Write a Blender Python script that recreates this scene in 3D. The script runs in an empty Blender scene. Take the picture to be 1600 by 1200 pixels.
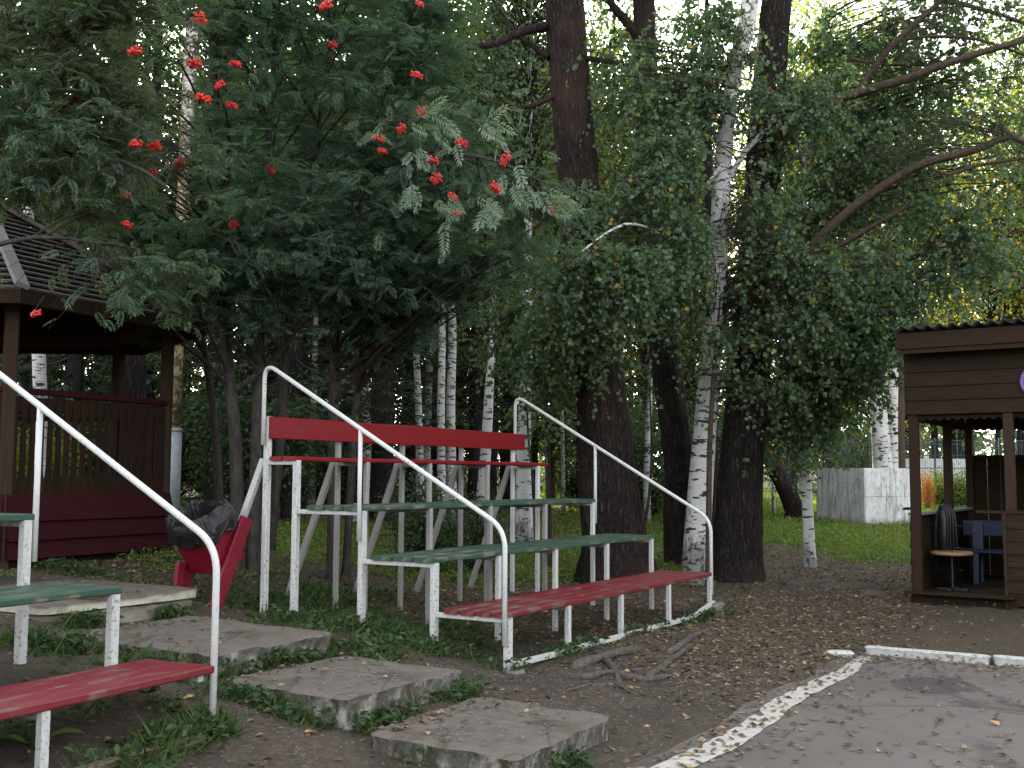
import bpy, math, random
import numpy as np
R = math.radians
random.seed(7)
RNG = np.random.default_rng(11)
scene = bpy.context.scene
COL = scene.collection

# ------------------------------------------------------------------ camera, sky, sun, exposure
CAM_H, CAM_F, CAM_P, CAM_R = 1.6, 1700.0, 0.0855, 0.005
cam_d = bpy.data.cameras.new('camera'); cam = bpy.data.objects.new('camera', cam_d); COL.objects.link(cam)
cam.location = (0, 0, CAM_H)
cam.rotation_mode = 'XYZ'
from mathutils import Matrix, Vector
cam.matrix_world = Matrix.Translation((0, 0, CAM_H)) @ Matrix.Rotation(CAM_P, 4, 'X') @ Matrix.Rotation(R(90), 4, 'X') @ Matrix.Rotation(CAM_R, 4, 'Z')
cam_d.sensor_width = 36.0; cam_d.lens = 36.0 * CAM_F / 1600.0
cam_d.clip_start = 0.1; cam_d.clip_end = 2000
scene.camera = cam

SUN_EL, SUN_AZ = R(24), R(-12)          # azimuth from +Y, towards +X
world = bpy.data.worlds.new('World'); scene.world = world; world.use_nodes = True
nt = world.node_tree; bg = nt.nodes['Background']
sky = nt.nodes.new('ShaderNodeTexSky'); sky.sky_type = 'NISHITA'; sky.sun_disc = False
sky.sun_elevation = SUN_EL; sky.sun_rotation = SUN_AZ; sky.altitude = 200; sky.air_density = 1.0; sky.dust_density = 2.5; sky.ozone_density = 1.0
hs = nt.nodes.new('ShaderNodeHueSaturation'); hs.inputs['Saturation'].default_value = .2   # thin pale cloud over the blue
nt.links.new(sky.outputs[0], hs.inputs['Color']); nt.links.new(hs.outputs[0], bg.inputs[0]); bg.inputs[1].default_value = 0.15
sun_d = bpy.data.lights.new('sun', 'SUN'); sun_d.energy = 3.5; sun_d.angle = R(0.5); sun_d.color = (1.0, .86, .66)
sun = bpy.data.objects.new('sun', sun_d); COL.objects.link(sun)
sdir = Vector((math.sin(SUN_AZ) * math.cos(SUN_EL), math.cos(SUN_AZ) * math.cos(SUN_EL), math.sin(SUN_EL)))
sun.rotation_euler = sdir.to_track_quat('Z', 'Y').to_euler(); sun.location = (0, 0, 40)
scene.view_settings.view_transform = 'Standard'; scene.view_settings.look = 'None'
scene.view_settings.exposure = 2.7; scene.view_settings.gamma = 1.0; scene.view_settings.use_curve_mapping = False
scene.render.engine = 'CYCLES'
cy = scene.cycles
cy.max_bounces = 5; cy.diffuse_bounces = 3; cy.glossy_bounces = 2; cy.transmission_bounces = 3; cy.transparent_max_bounces = 4
cy.use_denoising = True; cy.denoiser = 'OPENIMAGEDENOISE'; cy.sample_clamp_indirect = 6
cy.caustics_reflective = False; cy.caustics_refractive = False

# ------------------------------------------------------------------ calibrated points of the place
BA = 1.0281; BO = np.array([-.0219, 9.1662]); LA = BA + .0735; LO = np.array([-1.7651, 6.4119])
def at(px, py, y):                       # point of the place seen at (px, py) of a 1600 x 1200 view, at distance y
    X = (px - 800) / CAM_F; U = -(py - 600) / CAM_F
    c, s = math.cos(CAM_R), math.sin(CAM_R); x = X * c - U * s; u = X * s + U * c
    c, s = math.cos(CAM_P), math.sin(CAM_P)
    d = np.array([x, c - u * s, s + u * c])
    return d * (y / d[1]) + np.array([0, 0, CAM_H])
def bpt(u, v, o=BO, a=BA):
    return np.array([o[0] + u * math.cos(a) - v * math.sin(a), o[1] + u * math.sin(a) + v * math.cos(a)])
def buv(x, y):
    dx = x - BO[0]; dy = y - BO[1]
    return dx * math.cos(BA) + dy * math.sin(BA), -dx * math.sin(BA) + dy * math.cos(BA)
def sstep(a, b, x):
    t = np.clip((x - a) / (b - a), 0, 1); return t * t * (3 - 2 * t)

# ------------------------------------------------------------------ value noise
def _hash(i, j, k, seed):
    h = (i.astype(np.int64) * 374761393 + j.astype(np.int64) * 668265263 + k.astype(np.int64) * 2147483647 + seed * 974634777) & 0x7fffffff
    h = ((h ^ (h >> 13)) * 1274126177) & 0x7fffffff
    h = (h ^ (h >> 16)) & 0xffff
    return h / 65535.0
def vnoise(x, y, z=0.0, seed=0):
    x = np.asarray(x, float); y = np.asarray(y, float); z = np.zeros_like(x) + z
    i, j, k = np.floor(x), np.floor(y), np.floor(z)
    fx, fy, fz = x - i, y - j, z - k
    fx, fy, fz = fx * fx * (3 - 2 * fx), fy * fy * (3 - 2 * fy), fz * fz * (3 - 2 * fz)
    r = 0
    for a in (0, 1):
        for b in (0, 1):
            for c in (0, 1):
                r = r + _hash(i + a, j + b, k + c, seed) * (fx if a else 1 - fx) * (fy if b else 1 - fy) * (fz if c else 1 - fz)
    return r
def fbm(x, y, z=0.0, seed=0, o=4):
    r = 0; a = .5; f = 1
    for q in range(o):
        r = r + a * vnoise(np.asarray(x) * f, np.asarray(y) * f, np.asarray(z) * f, seed + q); a *= .5; f *= 2.03
    return r

# ------------------------------------------------------------------ ground heights: thin plate through measured feet
_g = []
for u, v, z in [(0, 0, .015), (0, .75, .14), (0, 1.55, .26), (0, 2.36, .23), (0, 2.74, .25), (4.65, 0, 0), (1.05, 2.74, .216), (2.17, 2.74, .107), (3.38, 2.74, .07), (2.3, 0, .01),
                (-1.3, .6, .19), (-1.3, 2.4, .33), (-1.3, -.4, .08), (-1.4, -1.3, -.02), (-2.6, -.7, .03), (-2.6, .6, .2), (-2.6, 2.4, .38), (-1.9, 1.0, .27), (-.8, 2.9, .42), (-2.4, 2.7, .43), (-.7, 5.4, .62), (.2, 3.2, .36),
                (-2, -2.1, -.045), (0, -2.1, -.05), (2.8, -2, -.045), (0, -1, -.02), (-4, -2.1, -.04), (-6, -1.5, -.02), (3, -4, -.05), (3, -9, -.05)]:
    p = bpt(u, v); _g.append((p[0], p[1], z))
for u, v, z in [(0, 0, .118), (0, .75, .36), (0, 1.5, .38), (-1.1, 0, .1), (-3, 0, .1), (-3, 2, .35), (-6, 1, .2)]:
    p = bpt(u, v, LO, LA); _g.append((p[0], p[1], z))
_g += [(-5.1, 11, .70), (-4.1, 13, .74), (-6.4, 12.9, .74), (-8, 14, .8), (-7, 10, .6), (1.6, 16.5, .05), (2.98, 19.4, .1), (3.56, 17.3, .02), (4.96, 18.2, .15), (5.2, 14.4, -.01), (8, 13, -.02),
       (7, 17, .08), (-6.3, 20, .95), (10, 32, .5), (16, 30, .5), (15, 42, .95), (-20, 30, 1.3), (-10, 30, 1.1), (0, 30, .6), (0, 22, .3), (-3, 16, .45), (0, 60, 1.6), (30, 60, 1.6), (-40, 60, 1.9), (20, 18, .1),
       (-14, 5, .5), (-12, 14, .9), (-16, -4, .2), (0, -10, -.05), (20, 4, -.05), (20, -10, -.05), (-30, 12, 1.1), (40, 30, .6), (0, 120, 2.5), (60, 110, 2.4), (-70, 110, 2.6), (70, 20, .3), (-70, 20, 1.3), (60, -30, 0), (-60, -30, .3)]
_G = np.array(_g)
def _tps():
    P = _G[:, :2]; n = len(P)
    d = np.sqrt(((P[:, None] - P[None]) ** 2).sum(-1)) + 1e-9
    K = d * d * np.log(d) + np.eye(n) * .4
    Q = np.c_[np.ones(n), P]
    A = np.block([[K, Q], [Q.T, np.zeros((3, 3))]])
    return np.linalg.solve(A, np.r_[_G[:, 2], 0, 0, 0])
_TW = _tps()
def gz(x, y):
    x = np.asarray(x, float); y = np.asarray(y, float); sh = x.shape
    xf, yf = np.clip(x.ravel(), -75, 75), np.clip(y.ravel(), -32, 130)
    d = np.sqrt((xf[:, None] - _G[None, :, 0]) ** 2 + (yf[:, None] - _G[None, :, 1]) ** 2) + 1e-9
    z = (d * d * np.log(d)) @ _TW[:-3] + _TW[-3] + _TW[-2] * xf + _TW[-1] * yf
    u, v = buv(xf, yf)
    inside = sstep(-2.0, -2.25, v) * sstep(3.1, 2.8, u) * sstep(-34, -30, u)
    z = z * (1 - inside) + inside * -.085
    return z.reshape(sh)
def gz1(x, y): return float(gz(np.array([x]), np.array([y]))[0])

# ------------------------------------------------------------------ mesh helpers
def new_mesh(name, V, T=None, Q=None, smooth=False):
    me = bpy.data.meshes.new(name)
    V = np.asarray(V, np.float32).reshape(-1, 3)
    T = np.zeros((0, 3), np.int32) if T is None else np.asarray(T, np.int32).reshape(-1, 3)
    Q = np.zeros((0, 4), np.int32) if Q is None else np.asarray(Q, np.int32).reshape(-1, 4)
    me.vertices.add(len(V)); me.vertices.foreach_set('co', V.ravel())
    me.loops.add(T.size + Q.size); me.loops.foreach_set('vertex_index', np.r_[T.ravel(), Q.ravel()].astype(np.int32))
    n = len(T) + len(Q); me.polygons.add(n)
    st = np.r_[np.arange(len(T)) * 3, len(T) * 3 + np.arange(len(Q)) * 4].astype(np.int32)
    me.polygons.foreach_set('loop_start', st)
    me.polygons.foreach_set('use_smooth', np.full(n, smooth))
    me.update(calc_edges=True); me.validate()
    return me
class MB:                                # collects pieces of ONE part
    def __init__(s): s.V = []; s.T = []; s.Q = []; s.n = 0
    def add(s, V, T=None, Q=None):
        V = np.asarray(V, float).reshape(-1, 3)
        if T is not None and len(T): s.T.append(np.asarray(T, np.int64).reshape(-1, 3) + s.n)
        if Q is not None and len(Q): s.Q.append(np.asarray(Q, np.int64).reshape(-1, 4) + s.n)
        s.V.append(V); s.n += len(V); return s
    def box(s, c, size, M=None):
        h = np.array(size) / 2
        V = np.array([(x, y, z) for x in (-1, 1) for y in (-1, 1) for z in (-1, 1)]) * h
        if M is not None: V = V @ np.asarray(M).T
        return s.add(V + np.array(c), Q=[(0, 1, 3, 2), (4, 6, 7, 5), (0, 4, 5, 1), (2, 3, 7, 6), (0, 2, 6, 4), (1, 5, 7, 3)])
    def bar(s, a, b, w, h=None, ref=(0, 0, 1), bev=.12):  # bar with eased edges from a to b, w across, h along ref
        h = h or w; a = np.array(a, float); b = np.array(b, float)
        t = (b - a) / np.linalg.norm(b - a); r = np.array(ref, float); r = r - t * (t @ r)
        if np.linalg.norm(r) < 1e-6: r = np.array((1., 0, 0)) - t * t[0]
        r /= np.linalg.norm(r); q = np.cross(t, r); k = min(w, h) * bev
        pr = [(-w / 2 + k, -h / 2), (w / 2 - k, -h / 2), (w / 2, -h / 2 + k), (w / 2, h / 2 - k), (w / 2 - k, h / 2), (-w / 2 + k, h / 2), (-w / 2, h / 2 - k), (-w / 2, -h / 2 + k)]
        V = np.array([p + q * x + r * y for p in (a, b) for x, y in pr])
        Q = [(i, (i + 1) % 8, 8 + (i + 1) % 8, 8 + i) for i in range(8)]
        Q += [(0, 7, 2, 1), (7, 6, 3, 2), (6, 5, 4, 3), (8, 9, 10, 15), (15, 10, 11, 14), (14, 11, 12, 13)]
        return s.add(V, Q=Q)
    def tube(s, P, r, n=10, cap=True):
        P = np.array(P, float); m = len(P); r = np.full(m, r) if np.isscalar(r) else np.array(r, float)
        T = np.gradient(P, axis=0); T /= np.linalg.norm(T, axis=1)[:, None] + 1e-12
        ref = np.eye(3)[np.argmin(np.abs(T).max(axis=0))]
        V = []; nrm = np.cross(T[0], ref); nrm /= np.linalg.norm(nrm)
        for i in range(m):
            nrm = nrm - T[i] * (nrm @ T[i]); nrm /= np.linalg.norm(nrm); bi = np.cross(T[i], nrm)
            for k in range(n):
                q = 2 * math.pi * k / n; V.append(P[i] + r[i] * (math.cos(q) * nrm + math.sin(q) * bi))
        Q = [(i * n + k, i * n + (k + 1) % n, (i + 1) * n + (k + 1) % n, (i + 1) * n + k) for i in range(m - 1) for k in range(n)]
        Tt = []
        if cap:
            V += [P[0], P[-1]]; c0 = m * n; c1 = c0 + 1
            Tt = [(c0, (k + 1) % n, k) for k in range(n)] + [(c1, (m - 1) * n + k, (m - 1) * n + (k + 1) % n) for k in range(n)]
        return s.add(V, Tt, Q)
    def prism(s, poly, d, M=None, c=(0, 0, 0)):          # outline in XZ extruded d along Y (convex fan)
        n = len(poly); V = np.array([(x, y, z) for y in (-d / 2, d / 2) for x, z in poly], float)
        if M is not None: V = V @ np.asarray(M).T
        Q = [(i, (i + 1) % n, n + (i + 1) % n, n + i) for i in range(n)]
        T = [(0, i, i + 1) for i in range(1, n - 1)] + [(n, n + i + 1, n + i) for i in range(1, n - 1)]
        return s.add(V + np.array(c), T, Q)
    def mesh(s, name, smooth=False):
        V = np.concatenate(s.V); T = np.concatenate(s.T) if s.T else None; Q = np.concatenate(s.Q) if s.Q else None
        return new_mesh(name, V, T, Q, smooth)
def link(name, me, mat=None, parent=None, loc=None, **pr):
    o = bpy.data.objects.new(name, me); COL.objects.link(o)
    if mat is not None and me is not None and len(me.materials) == 0: me.materials.append(mat)
    if parent is not None: o.parent = parent
    if loc is not None: o.location = loc
    for k, v in pr.items(): o[k] = v
    return o
def thing(name, label, cat, loc=(0, 0, 0), rz=0.0, group=None):
    o = bpy.data.objects.new(name, None); COL.objects.link(o); o.empty_display_size = .2
    o.location = loc; o.rotation_euler = (0, 0, rz); o['label'] = label; o['category'] = cat
    if group: o['group'] = group
    return o
def tag(o, label, cat, group=None):
    o['label'] = label; o['category'] = cat
    if group: o['group'] = group
    return o
def rot_z(a): c, s = math.cos(a), math.sin(a); return np.array([[c, -s, 0], [s, c, 0], [0, 0, 1]])
def rot_x(a): c, s = math.cos(a), math.sin(a); return np.array([[1, 0, 0], [0, c, -s], [0, s, c]])
def rot_y(a): c, s = math.cos(a), math.sin(a); return np.array([[c, 0, s], [0, 1, 0], [-s, 0, c]])
def nz(v): v = np.asarray(v, float); return v / (np.linalg.norm(v, axis=-1, keepdims=True) + 1e-12)

# ------------------------------------------------------------------ materials
class N:
    def __init__(s, name, rough=.7, spec=.3):
        s.m = bpy.data.materials.new(name); s.m.use_nodes = True; s.t = s.m.node_tree
        s.b = s.t.nodes['Principled BSDF']; s.b.inputs['Roughness'].default_value = rough
        s.b.inputs['Specular IOR Level'].default_value = spec
        s.co = s.t.nodes.new('ShaderNodeTexCoord').outputs['Object']
    def n(s, typ, **kw):
        x = s.t.nodes.new(typ)
        for k, v in kw.items(): setattr(x, k, v)
        return x
    def l(s, a, b): s.t.links.new(a, b)
    def mapped(s, scale):
        mp = s.n('ShaderNodeMapping'); mp.inputs['Scale'].default_value = scale; s.l(s.co, mp.inputs[0]); return mp.outputs[0]
    def noise(s, scale, detail=5, rough=.6, vec=None, dist=0.0):
        x = s.n('ShaderNodeTexNoise'); x.inputs['Scale'].default_value = scale; x.inputs['Detail'].default_value = detail
        x.inputs['Roughness'].default_value = rough; x.inputs['Distortion'].default_value = dist
        s.l(vec if vec is not None else s.co, x.inputs['Vector']); return x.outputs[0]
    def ramp(s, fac, stops):
        x = s.n('ShaderNodeValToRGB'); e = x.color_ramp.elements
        while len(e) < len(stops): e.new(.5)
        for q, (p, c) in zip(e, stops):
            q.position = p; q.color = (*c, 1) if len(c) == 3 else c
        s.l(fac, x.inputs[0]); return x.outputs[0]
    def step(s, fac, a, b): return s.ramp(fac, [(a, (0, 0, 0)), (b, (1, 1, 1))])
    def mix(s, fac, a, b, mode='MIX'):
        x = s.n('ShaderNodeMix', data_type='RGBA', blend_type=mode)
        for v, i in ((fac, 0), (a, 6), (b, 7)):
            if isinstance(v, (int, float)): x.inputs[i].default_value = v
            elif isinstance(v, tuple): x.inputs[i].default_value = (*v, 1)
            else: s.l(v, x.inputs[i])
        return x.outputs[2]
    def math(s, op, a, b=0.0):
        x = s.n('ShaderNodeMath', operation=op)
        for v, i in ((a, 0), (b, 1)):
            if isinstance(v, (int, float)): x.inputs[i].default_value = v
            else: s.l(v, x.inputs[i])
        return x.outputs[0]
    def color(s, c): s.l(c, s.b.inputs['Base Color']) if not isinstance(c, tuple) else setattr(s.b.inputs['Base Color'], 'default_value', (*c, 1)); return s
    def bump(s, h, strength=.4, dist=.01):
        x = s.n('ShaderNodeBump'); x.inputs['Strength'].default_value = strength; x.inputs['Distance'].default_value = dist
        s.l(h, x.inputs['Height']); s.l(x.outputs[0], s.b.inputs['Normal']); return s
    def island(s): return s.n('ShaderNodeNewGeometry').outputs['Random Per Island']

def m_paint(name, c1, c2, under, amount=.62, rough=.55, grain=(2, 26, 26), wear=16, soft=.06, spec=.3):
    k = N(name, rough); g = k.noise(3, 6, .65, k.mapped(grain)); base = k.ramp(g, [(.25, c1), (.75, c2)])
    rnd = k.n('ShaderNodeObjectInfo').outputs['Random']
    base = k.mix(k.math('MULTIPLY', rnd, .35), base, c1)
    w = k.noise(wear, 8, .7, k.mapped((.22, 1, 1)) if grain[0] < 5 and grain[2] > 9 else None); d = k.noise(1.7, 3); f = k.math('ADD', w, k.math('MULTIPLY', d, .25))
    mask = k.step(f, amount, amount + soft)
    k.b.inputs['Specular IOR Level'].default_value = spec; k.color(k.mix(mask, base, under)); k.bump(k.math('SUBTRACT', g, mask), .35, .004); return k.m
M = {}
M['white'] = m_paint('white_paint', (.50, .505, .50), (.60, .595, .57), (.15, .09, .055), .70, .5, (9, 9, 3), 60, .10)
M['white_old'] = m_paint('weathered_white_paint', (.40, .40, .38), (.54, .54, .52), (.17, .15, .125), .665, .6, (14, 14, 2), 46, .10)
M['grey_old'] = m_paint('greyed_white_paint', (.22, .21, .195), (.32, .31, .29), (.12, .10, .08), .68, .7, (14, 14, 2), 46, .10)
M['red'] = m_paint('red_paint', (.145, .0025, .006), (.20, .004, .008), (.10, .03, .03), .74, .42, (1.2, 22, 22))
M['red_worn_sky'] = m_paint('worn_sky_paled_red_paint', (.120, .010, .015), (.175, .018, .025), (.13, .08, .07), .66, .5, (1.2, 24, 24), 14)  # worn red paint; its pinkish tone is sky reflection put into the colour
M['green'] = m_paint('green_paint', (.019, .054, .033), (.038, .080, .050), (.13, .125, .10), .66, .48, (1.2, 24, 24), 13)
M['maroon'] = m_paint('maroon_paint', (.022, .004, .006), (.036, .007, .009), (.03, .012, .014), .74, .8, (2, 2, 18), spec=.08)
M['blue'] = m_paint('blue_paint', (.002, .009, .032), (.003, .015, .050), (.05, .05, .05), .72, .45, (2, 20, 20))
M['bin_red'] = m_paint('bin_red_paint', (.13, .004, .014), (.18, .007, .020), (.10, .02, .03), .74, .45, (8, 8, 8), 22)

def m_wood(name, c1, c2, rough=.8, axis=(2, 30, 30), moss=None):
    k = N(name, max(rough, .8) if max(c2) < .1 else rough, .06 if max(c2) < .1 else .2); g = k.noise(2.2, 7, .7, k.mapped(axis)); c = k.ramp(g, [(.3, c1), (.7, c2)])
    rnd = k.n('ShaderNodeObjectInfo').outputs['Random']; c = k.mix(k.math('MULTIPLY', rnd, .5), c, c1)
    if moss: c = k.mix(k.step(k.noise(2.5, 5), .58, .72), c, moss)
    k.color(c); k.bump(g, .5, .006); return k.m
M['dark_wood'] = m_wood('dark_brown_boards', (.018, .012, .008), (.038, .026, .018), .75, (1.5, 26, 26))
M['brown_wood'] = m_wood('red_brown_boards', (.024, .014, .010), (.044, .026, .018), .7, (1.5, 26, 26))
M['post_wood'] = m_wood('dark_brown_posts', (.028, .018, .013), (.055, .035, .025), .75, (26, 26, 1.5))
M['baluster'] = m_wood('weathered_brown_balusters', (.012, .007, .005), (.036, .019, .011), .8, (24, 24, 1.6), (.02, .02, .02))
M['lath'] = m_wood('grey_roof_laths', (.045, .038, .034), (.10, .085, .075), .85, (1.5, 22, 22))
M['grey_wood'] = m_wood('silver_grey_board', (.12, .115, .11), (.22, .21, .20), .8, (20, 20, 2))
M['table_top'] = m_wood('worn_table_top', (.26, .14, .07), (.42, .27, .15), .35, (3, 20, 20))
M['old_log'] = m_wood('old_ground_board', (.07, .05, .035), (.14, .10, .075), .9, (2, 22, 22))

def m_concrete(name, c1, c2, stain, dirt=.56, bump=.5, edge=None):
    k = N(name, .9, .15); a = k.noise(3.2, 8, .65); b = k.noise(38, 4, .7); c = k.ramp(a, [(.3, c1), (.7, c2)])
    c = k.mix(k.step(k.noise(1.6, 6, .7, None, .6), dirt, dirt + .14), c, stain)
    c = k.mix(k.math('MULTIPLY', b, .55), c, tuple(x * .55 for x in c1)); k.color(c); k.bump(k.math('ADD', a, k.math('MULTIPLY', b, .35)), bump, .012); return k
def m_slab():
    k = m_concrete('grey_concrete', (.118, .101, .086), (.170, .147, .125), (.080, .060, .043), .54); d = k.noise(2.6, 8, .75, None, 1.0); c0 = k.b.inputs['Base Color'].links[0].from_socket
    c = k.mix(k.math('MULTIPLY', k.step(d, .50, .66), .75), c0, (.060, .047, .036)); v = k.n('ShaderNodeTexVoronoi', feature='DISTANCE_TO_EDGE'); v.inputs['Scale'].default_value = 1.1; k.l(k.mix(.30, k.co, d, 'ADD'), v.inputs['Vector'])
    c = k.mix(k.math('MULTIPLY', k.ramp(v.outputs['Distance'], [(0, (1, 1, 1)), (.010, (0, 0, 0))]), .6), c, (.035, .03, .026)); k.color(c); return k.m
M['slab'] = m_slab()
def m_slab_side():
    k = N('crumbling_concrete_edge', .95, .1); a = k.noise(7, 8, .72); st = k.noise(5, 6, .7, k.mapped((2, 2, 1)))
    c = k.ramp(a, [(.30, (.055, .05, .042)), (.5, (.12, .11, .095)), (.66, (.33, .315, .28))]); c = k.mix(k.step(st, .5, .62), c, (.05, .052, .032))
    k.color(c); k.bump(a, .9, .03); return k.m
M['slab_side'] = m_slab_side()
M['cream'] = m_concrete('cream_whitewashed_concrete', (.42, .39, .30), (.56, .53, .42), (.14, .13, .10), .5, .8).m
M['stone'] = m_concrete('grey_stone', (.13, .12, .11), (.24, .22, .20), (.06, .06, .045), .52, .9).m
def m_block():
    k = N('streaked_white_concrete', .9, .15); a = k.noise(2.2, 7, .7); c = k.ramp(a, [(.3, (.46, .46, .45)), (.7, (.66, .66, .64))])
    s1 = k.noise(3.0, 6, .7, k.mapped((3.2, 3.2, .35))); c = k.mix(k.step(s1, .46, .70), c, (.15, .15, .125)); c = k.mix(k.math('MULTIPLY', k.step(k.noise(5, 7, .8, k.mapped((1.5, 1.5, .8)), 1.0), .55, .62), .7), c, (.12, .12, .10))
    sz = k.n('ShaderNodeSeparateXYZ'); k.l(k.co, sz.inputs[0])
    low = k.ramp(k.math('ADD', sz.outputs[2], k.math('MULTIPLY', k.noise(5, 5), .45)), [(.25, (1, 1, 1)), (.5, (0, 0, 0))])
    c = k.mix(k.math('MULTIPLY', low, .7), c, (.10, .12, .07)); c = k.mix(k.step(k.noise(11, 6, .75), .6, .66), c, (.22, .22, .20))
    k.color(c); k.bump(a, .5, .02); return k.m
M['block'] = m_block()
def m_asphalt():
    k = N('worn_asphalt', .88, .25); a = k.noise(.55, 6, .6); b = k.noise(160, 2, .6); c = k.ramp(a, [(.35, (.108, .095, .085)), (.62, (.145, .128, .116))])
    c = k.mix(k.step(k.noise(.9, 5, .6, None, .8), .56, .62), c, (.062, .056, .054))
    c = k.mix(k.step(k.noise(1.5, 7, .75), .55, .75), c, (.095, .075, .060)); c = k.mix(k.math('MULTIPLY', k.step(b, .45, .65), .55), c, (.055, .048, .042))
    vo = k.n('ShaderNodeTexVoronoi', feature='DISTANCE_TO_EDGE'); vo.inputs['Scale'].default_value = .21
    nv = k.n('ShaderNodeTexNoise'); nv.inputs['Scale'].default_value = 1.6; k.l(k.co, nv.inputs['Vector'])
    k.l(k.mix(.35, k.co, nv.outputs[1], 'ADD'), vo.inputs['Vector'])
    crack = k.ramp(vo.outputs['Distance'], [(.0, (1, 1, 1)), (.012, (0, 0, 0))]); c = k.mix(k.math('MULTIPLY', crack, .45), c, (.04, .034, .030))
    k.color(c); k.bump(k.math('SUBTRACT', k.math('MULTIPLY', b, .5), crack), .5, .006); return k.m
M['asphalt'] = m_asphalt()
def m_line():
    k = N('worn_white_line_paint', .8, .2); a = k.noise(16, 8, .75); b = k.noise(2.2, 4)
    f = k.math('ADD', a, k.math('MULTIPLY', b, .35)); c = k.ramp(f, [(.50, (.46, .45, .41)), (.76, (.36, .34, .30)), (.90, (.13, .115, .10))]); k.color(c); k.bump(a, .3, .004); return k.m
M['line'] = m_line()
M['kerb'] = m_paint('whitewashed_kerb', (.42, .42, .39), (.54, .53, .50), (.15, .14, .125), .64, .9, (4, 4, 4), 20, .12)
def m_ground():
    k = N('forest_ground', .95, .15); at_ = k.n('ShaderNodeAttribute', attribute_name='cover'); sp = k.n('ShaderNodeSeparateColor'); k.l(at_.outputs['Color'], sp.inputs[0])
    a = k.noise(1.1, 7, .65); b = k.noise(22, 6, .7); d = k.noise(75, 3, .6)
    dirt = k.ramp(b, [(.3, (.044, .035, .027)), (.55, (.078, .062, .049)), (.75, (.128, .104, .084))]); dirt = k.mix(k.step(a, .5, .68), dirt, (.045, .037, .030))
    lit = k.ramp(d, [(.35, (.042, .033, .025)), (.55, (.090, .070, .052)), (.72, (.16, .125, .094))]); gr = k.ramp(b, [(.3, (.018, .028, .009)), (.7, (.045, .060, .018))])
    j = k.math('SUBTRACT', k.math('MULTIPLY', b, .8), .4)
    c = k.mix(k.step(k.math('ADD', sp.outputs[1], j), .35, .65), dirt, lit); c = k.mix(k.step(k.math('ADD', sp.outputs[0], j), .35, .65), c, gr)
    k.color(c); k.bump(k.math('ADD', k.math('MULTIPLY', b, 1.0), k.math('MULTIPLY', d, .4)), .8, .03); return k.m
M['ground'] = m_ground()
def m_bark(name, c1, c2, c3, sc=(6, 6, .62), bump=1.0, tint=None):
    k = N(name, .95, .12); vo = k.n('ShaderNodeTexVoronoi', feature='DISTANCE_TO_EDGE'); vo.inputs['Scale'].default_value = 4.5
    nv = k.n('ShaderNodeTexNoise'); nv.inputs['Scale'].default_value = 5; k.l(k.co, nv.inputs['Vector'])
    k.l(k.mix(.55, k.mapped(sc), nv.outputs[1], 'ADD'), vo.inputs['Vector']); a = k.noise(7, 7, .7, k.mapped((3, 3, .7)))
    f = k.math('ADD', k.math('MULTIPLY', vo.outputs['Distance'], .9), k.math('MULTIPLY', a, .7)); c = k.ramp(f, [(.3, c1), (.55, c2), (.85, c3)])
    if tint: c = k.mix(k.math('MULTIPLY', k.step(k.noise(.8, 4), .5, .7), .6), c, tint)
    k.color(c); k.bump(f, bump, .05); return k.m
M['larch_bark'] = m_bark('furrowed_larch_bark', (.008, .006, .0055), (.028, .021, .019), (.072, .056, .049), tint=(.055, .028, .024))
M['pine_bark'] = m_bark('furrowed_pine_bark', (.007, .006, .0055), (.025, .020, .018), (.064, .051, .044), tint=(.045, .035, .030))
M['limb_bark'] = m_bark('orange_pine_limb_bark', (.05, .034, .025), (.12, .075, .050), (.20, .13, .09), (4, 4, 4), .6)
M['spruce_bark'] = m_bark('dark_spruce_bark', (.010, .009, .009), (.028, .024, .022), (.05, .043, .040))
M['pine_red'] = m_bark('red_pine_bark', (.03, .014, .009), (.10, .045, .025), (.17, .08, .045))
M['rowan_bark'] = m_bark('smooth_rowan_bark', (.022, .020, .018), (.048, .043, .039), (.075, .068, .060), (3, 3, 3), .4)
M['twig'] = m_bark('dark_twigs', (.018, .014, .012), (.036, .028, .023), (.055, .043, .035), (4, 4, 4), .2)
def m_smooth(name, c1, c2, c3, sc=(6, 6, 2), bump=.5):
    k = N(name, .9, .15); a = k.noise(5, 8, .72, k.mapped(sc)); b = k.noise(2.2, 5); c = k.ramp(a, [(.3, c1), (.5, c2), (.72, c3)]); c = k.mix(k.math('MULTIPLY', k.step(b, .5, .7), .5), c, c1)
    k.color(c); k.bump(a, bump, .015); return k.m
M['limb_bark'] = m_smooth('brown_pine_limb_bark', (.020, .015, .012), (.060, .043, .033), (.115, .082, .062), (5, 5, 5), .9)
M['rowan_bark'] = m_smooth('smooth_rowan_bark', (.018, .016, .014), (.045, .041, .036), (.085, .078, .068), (5, 5, 1.6))
M['twig'] = m_smooth('dark_twigs', (.018, .014, .012), (.036, .028, .023), (.055, .043, .035), (4, 4, 4), .2)
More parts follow.
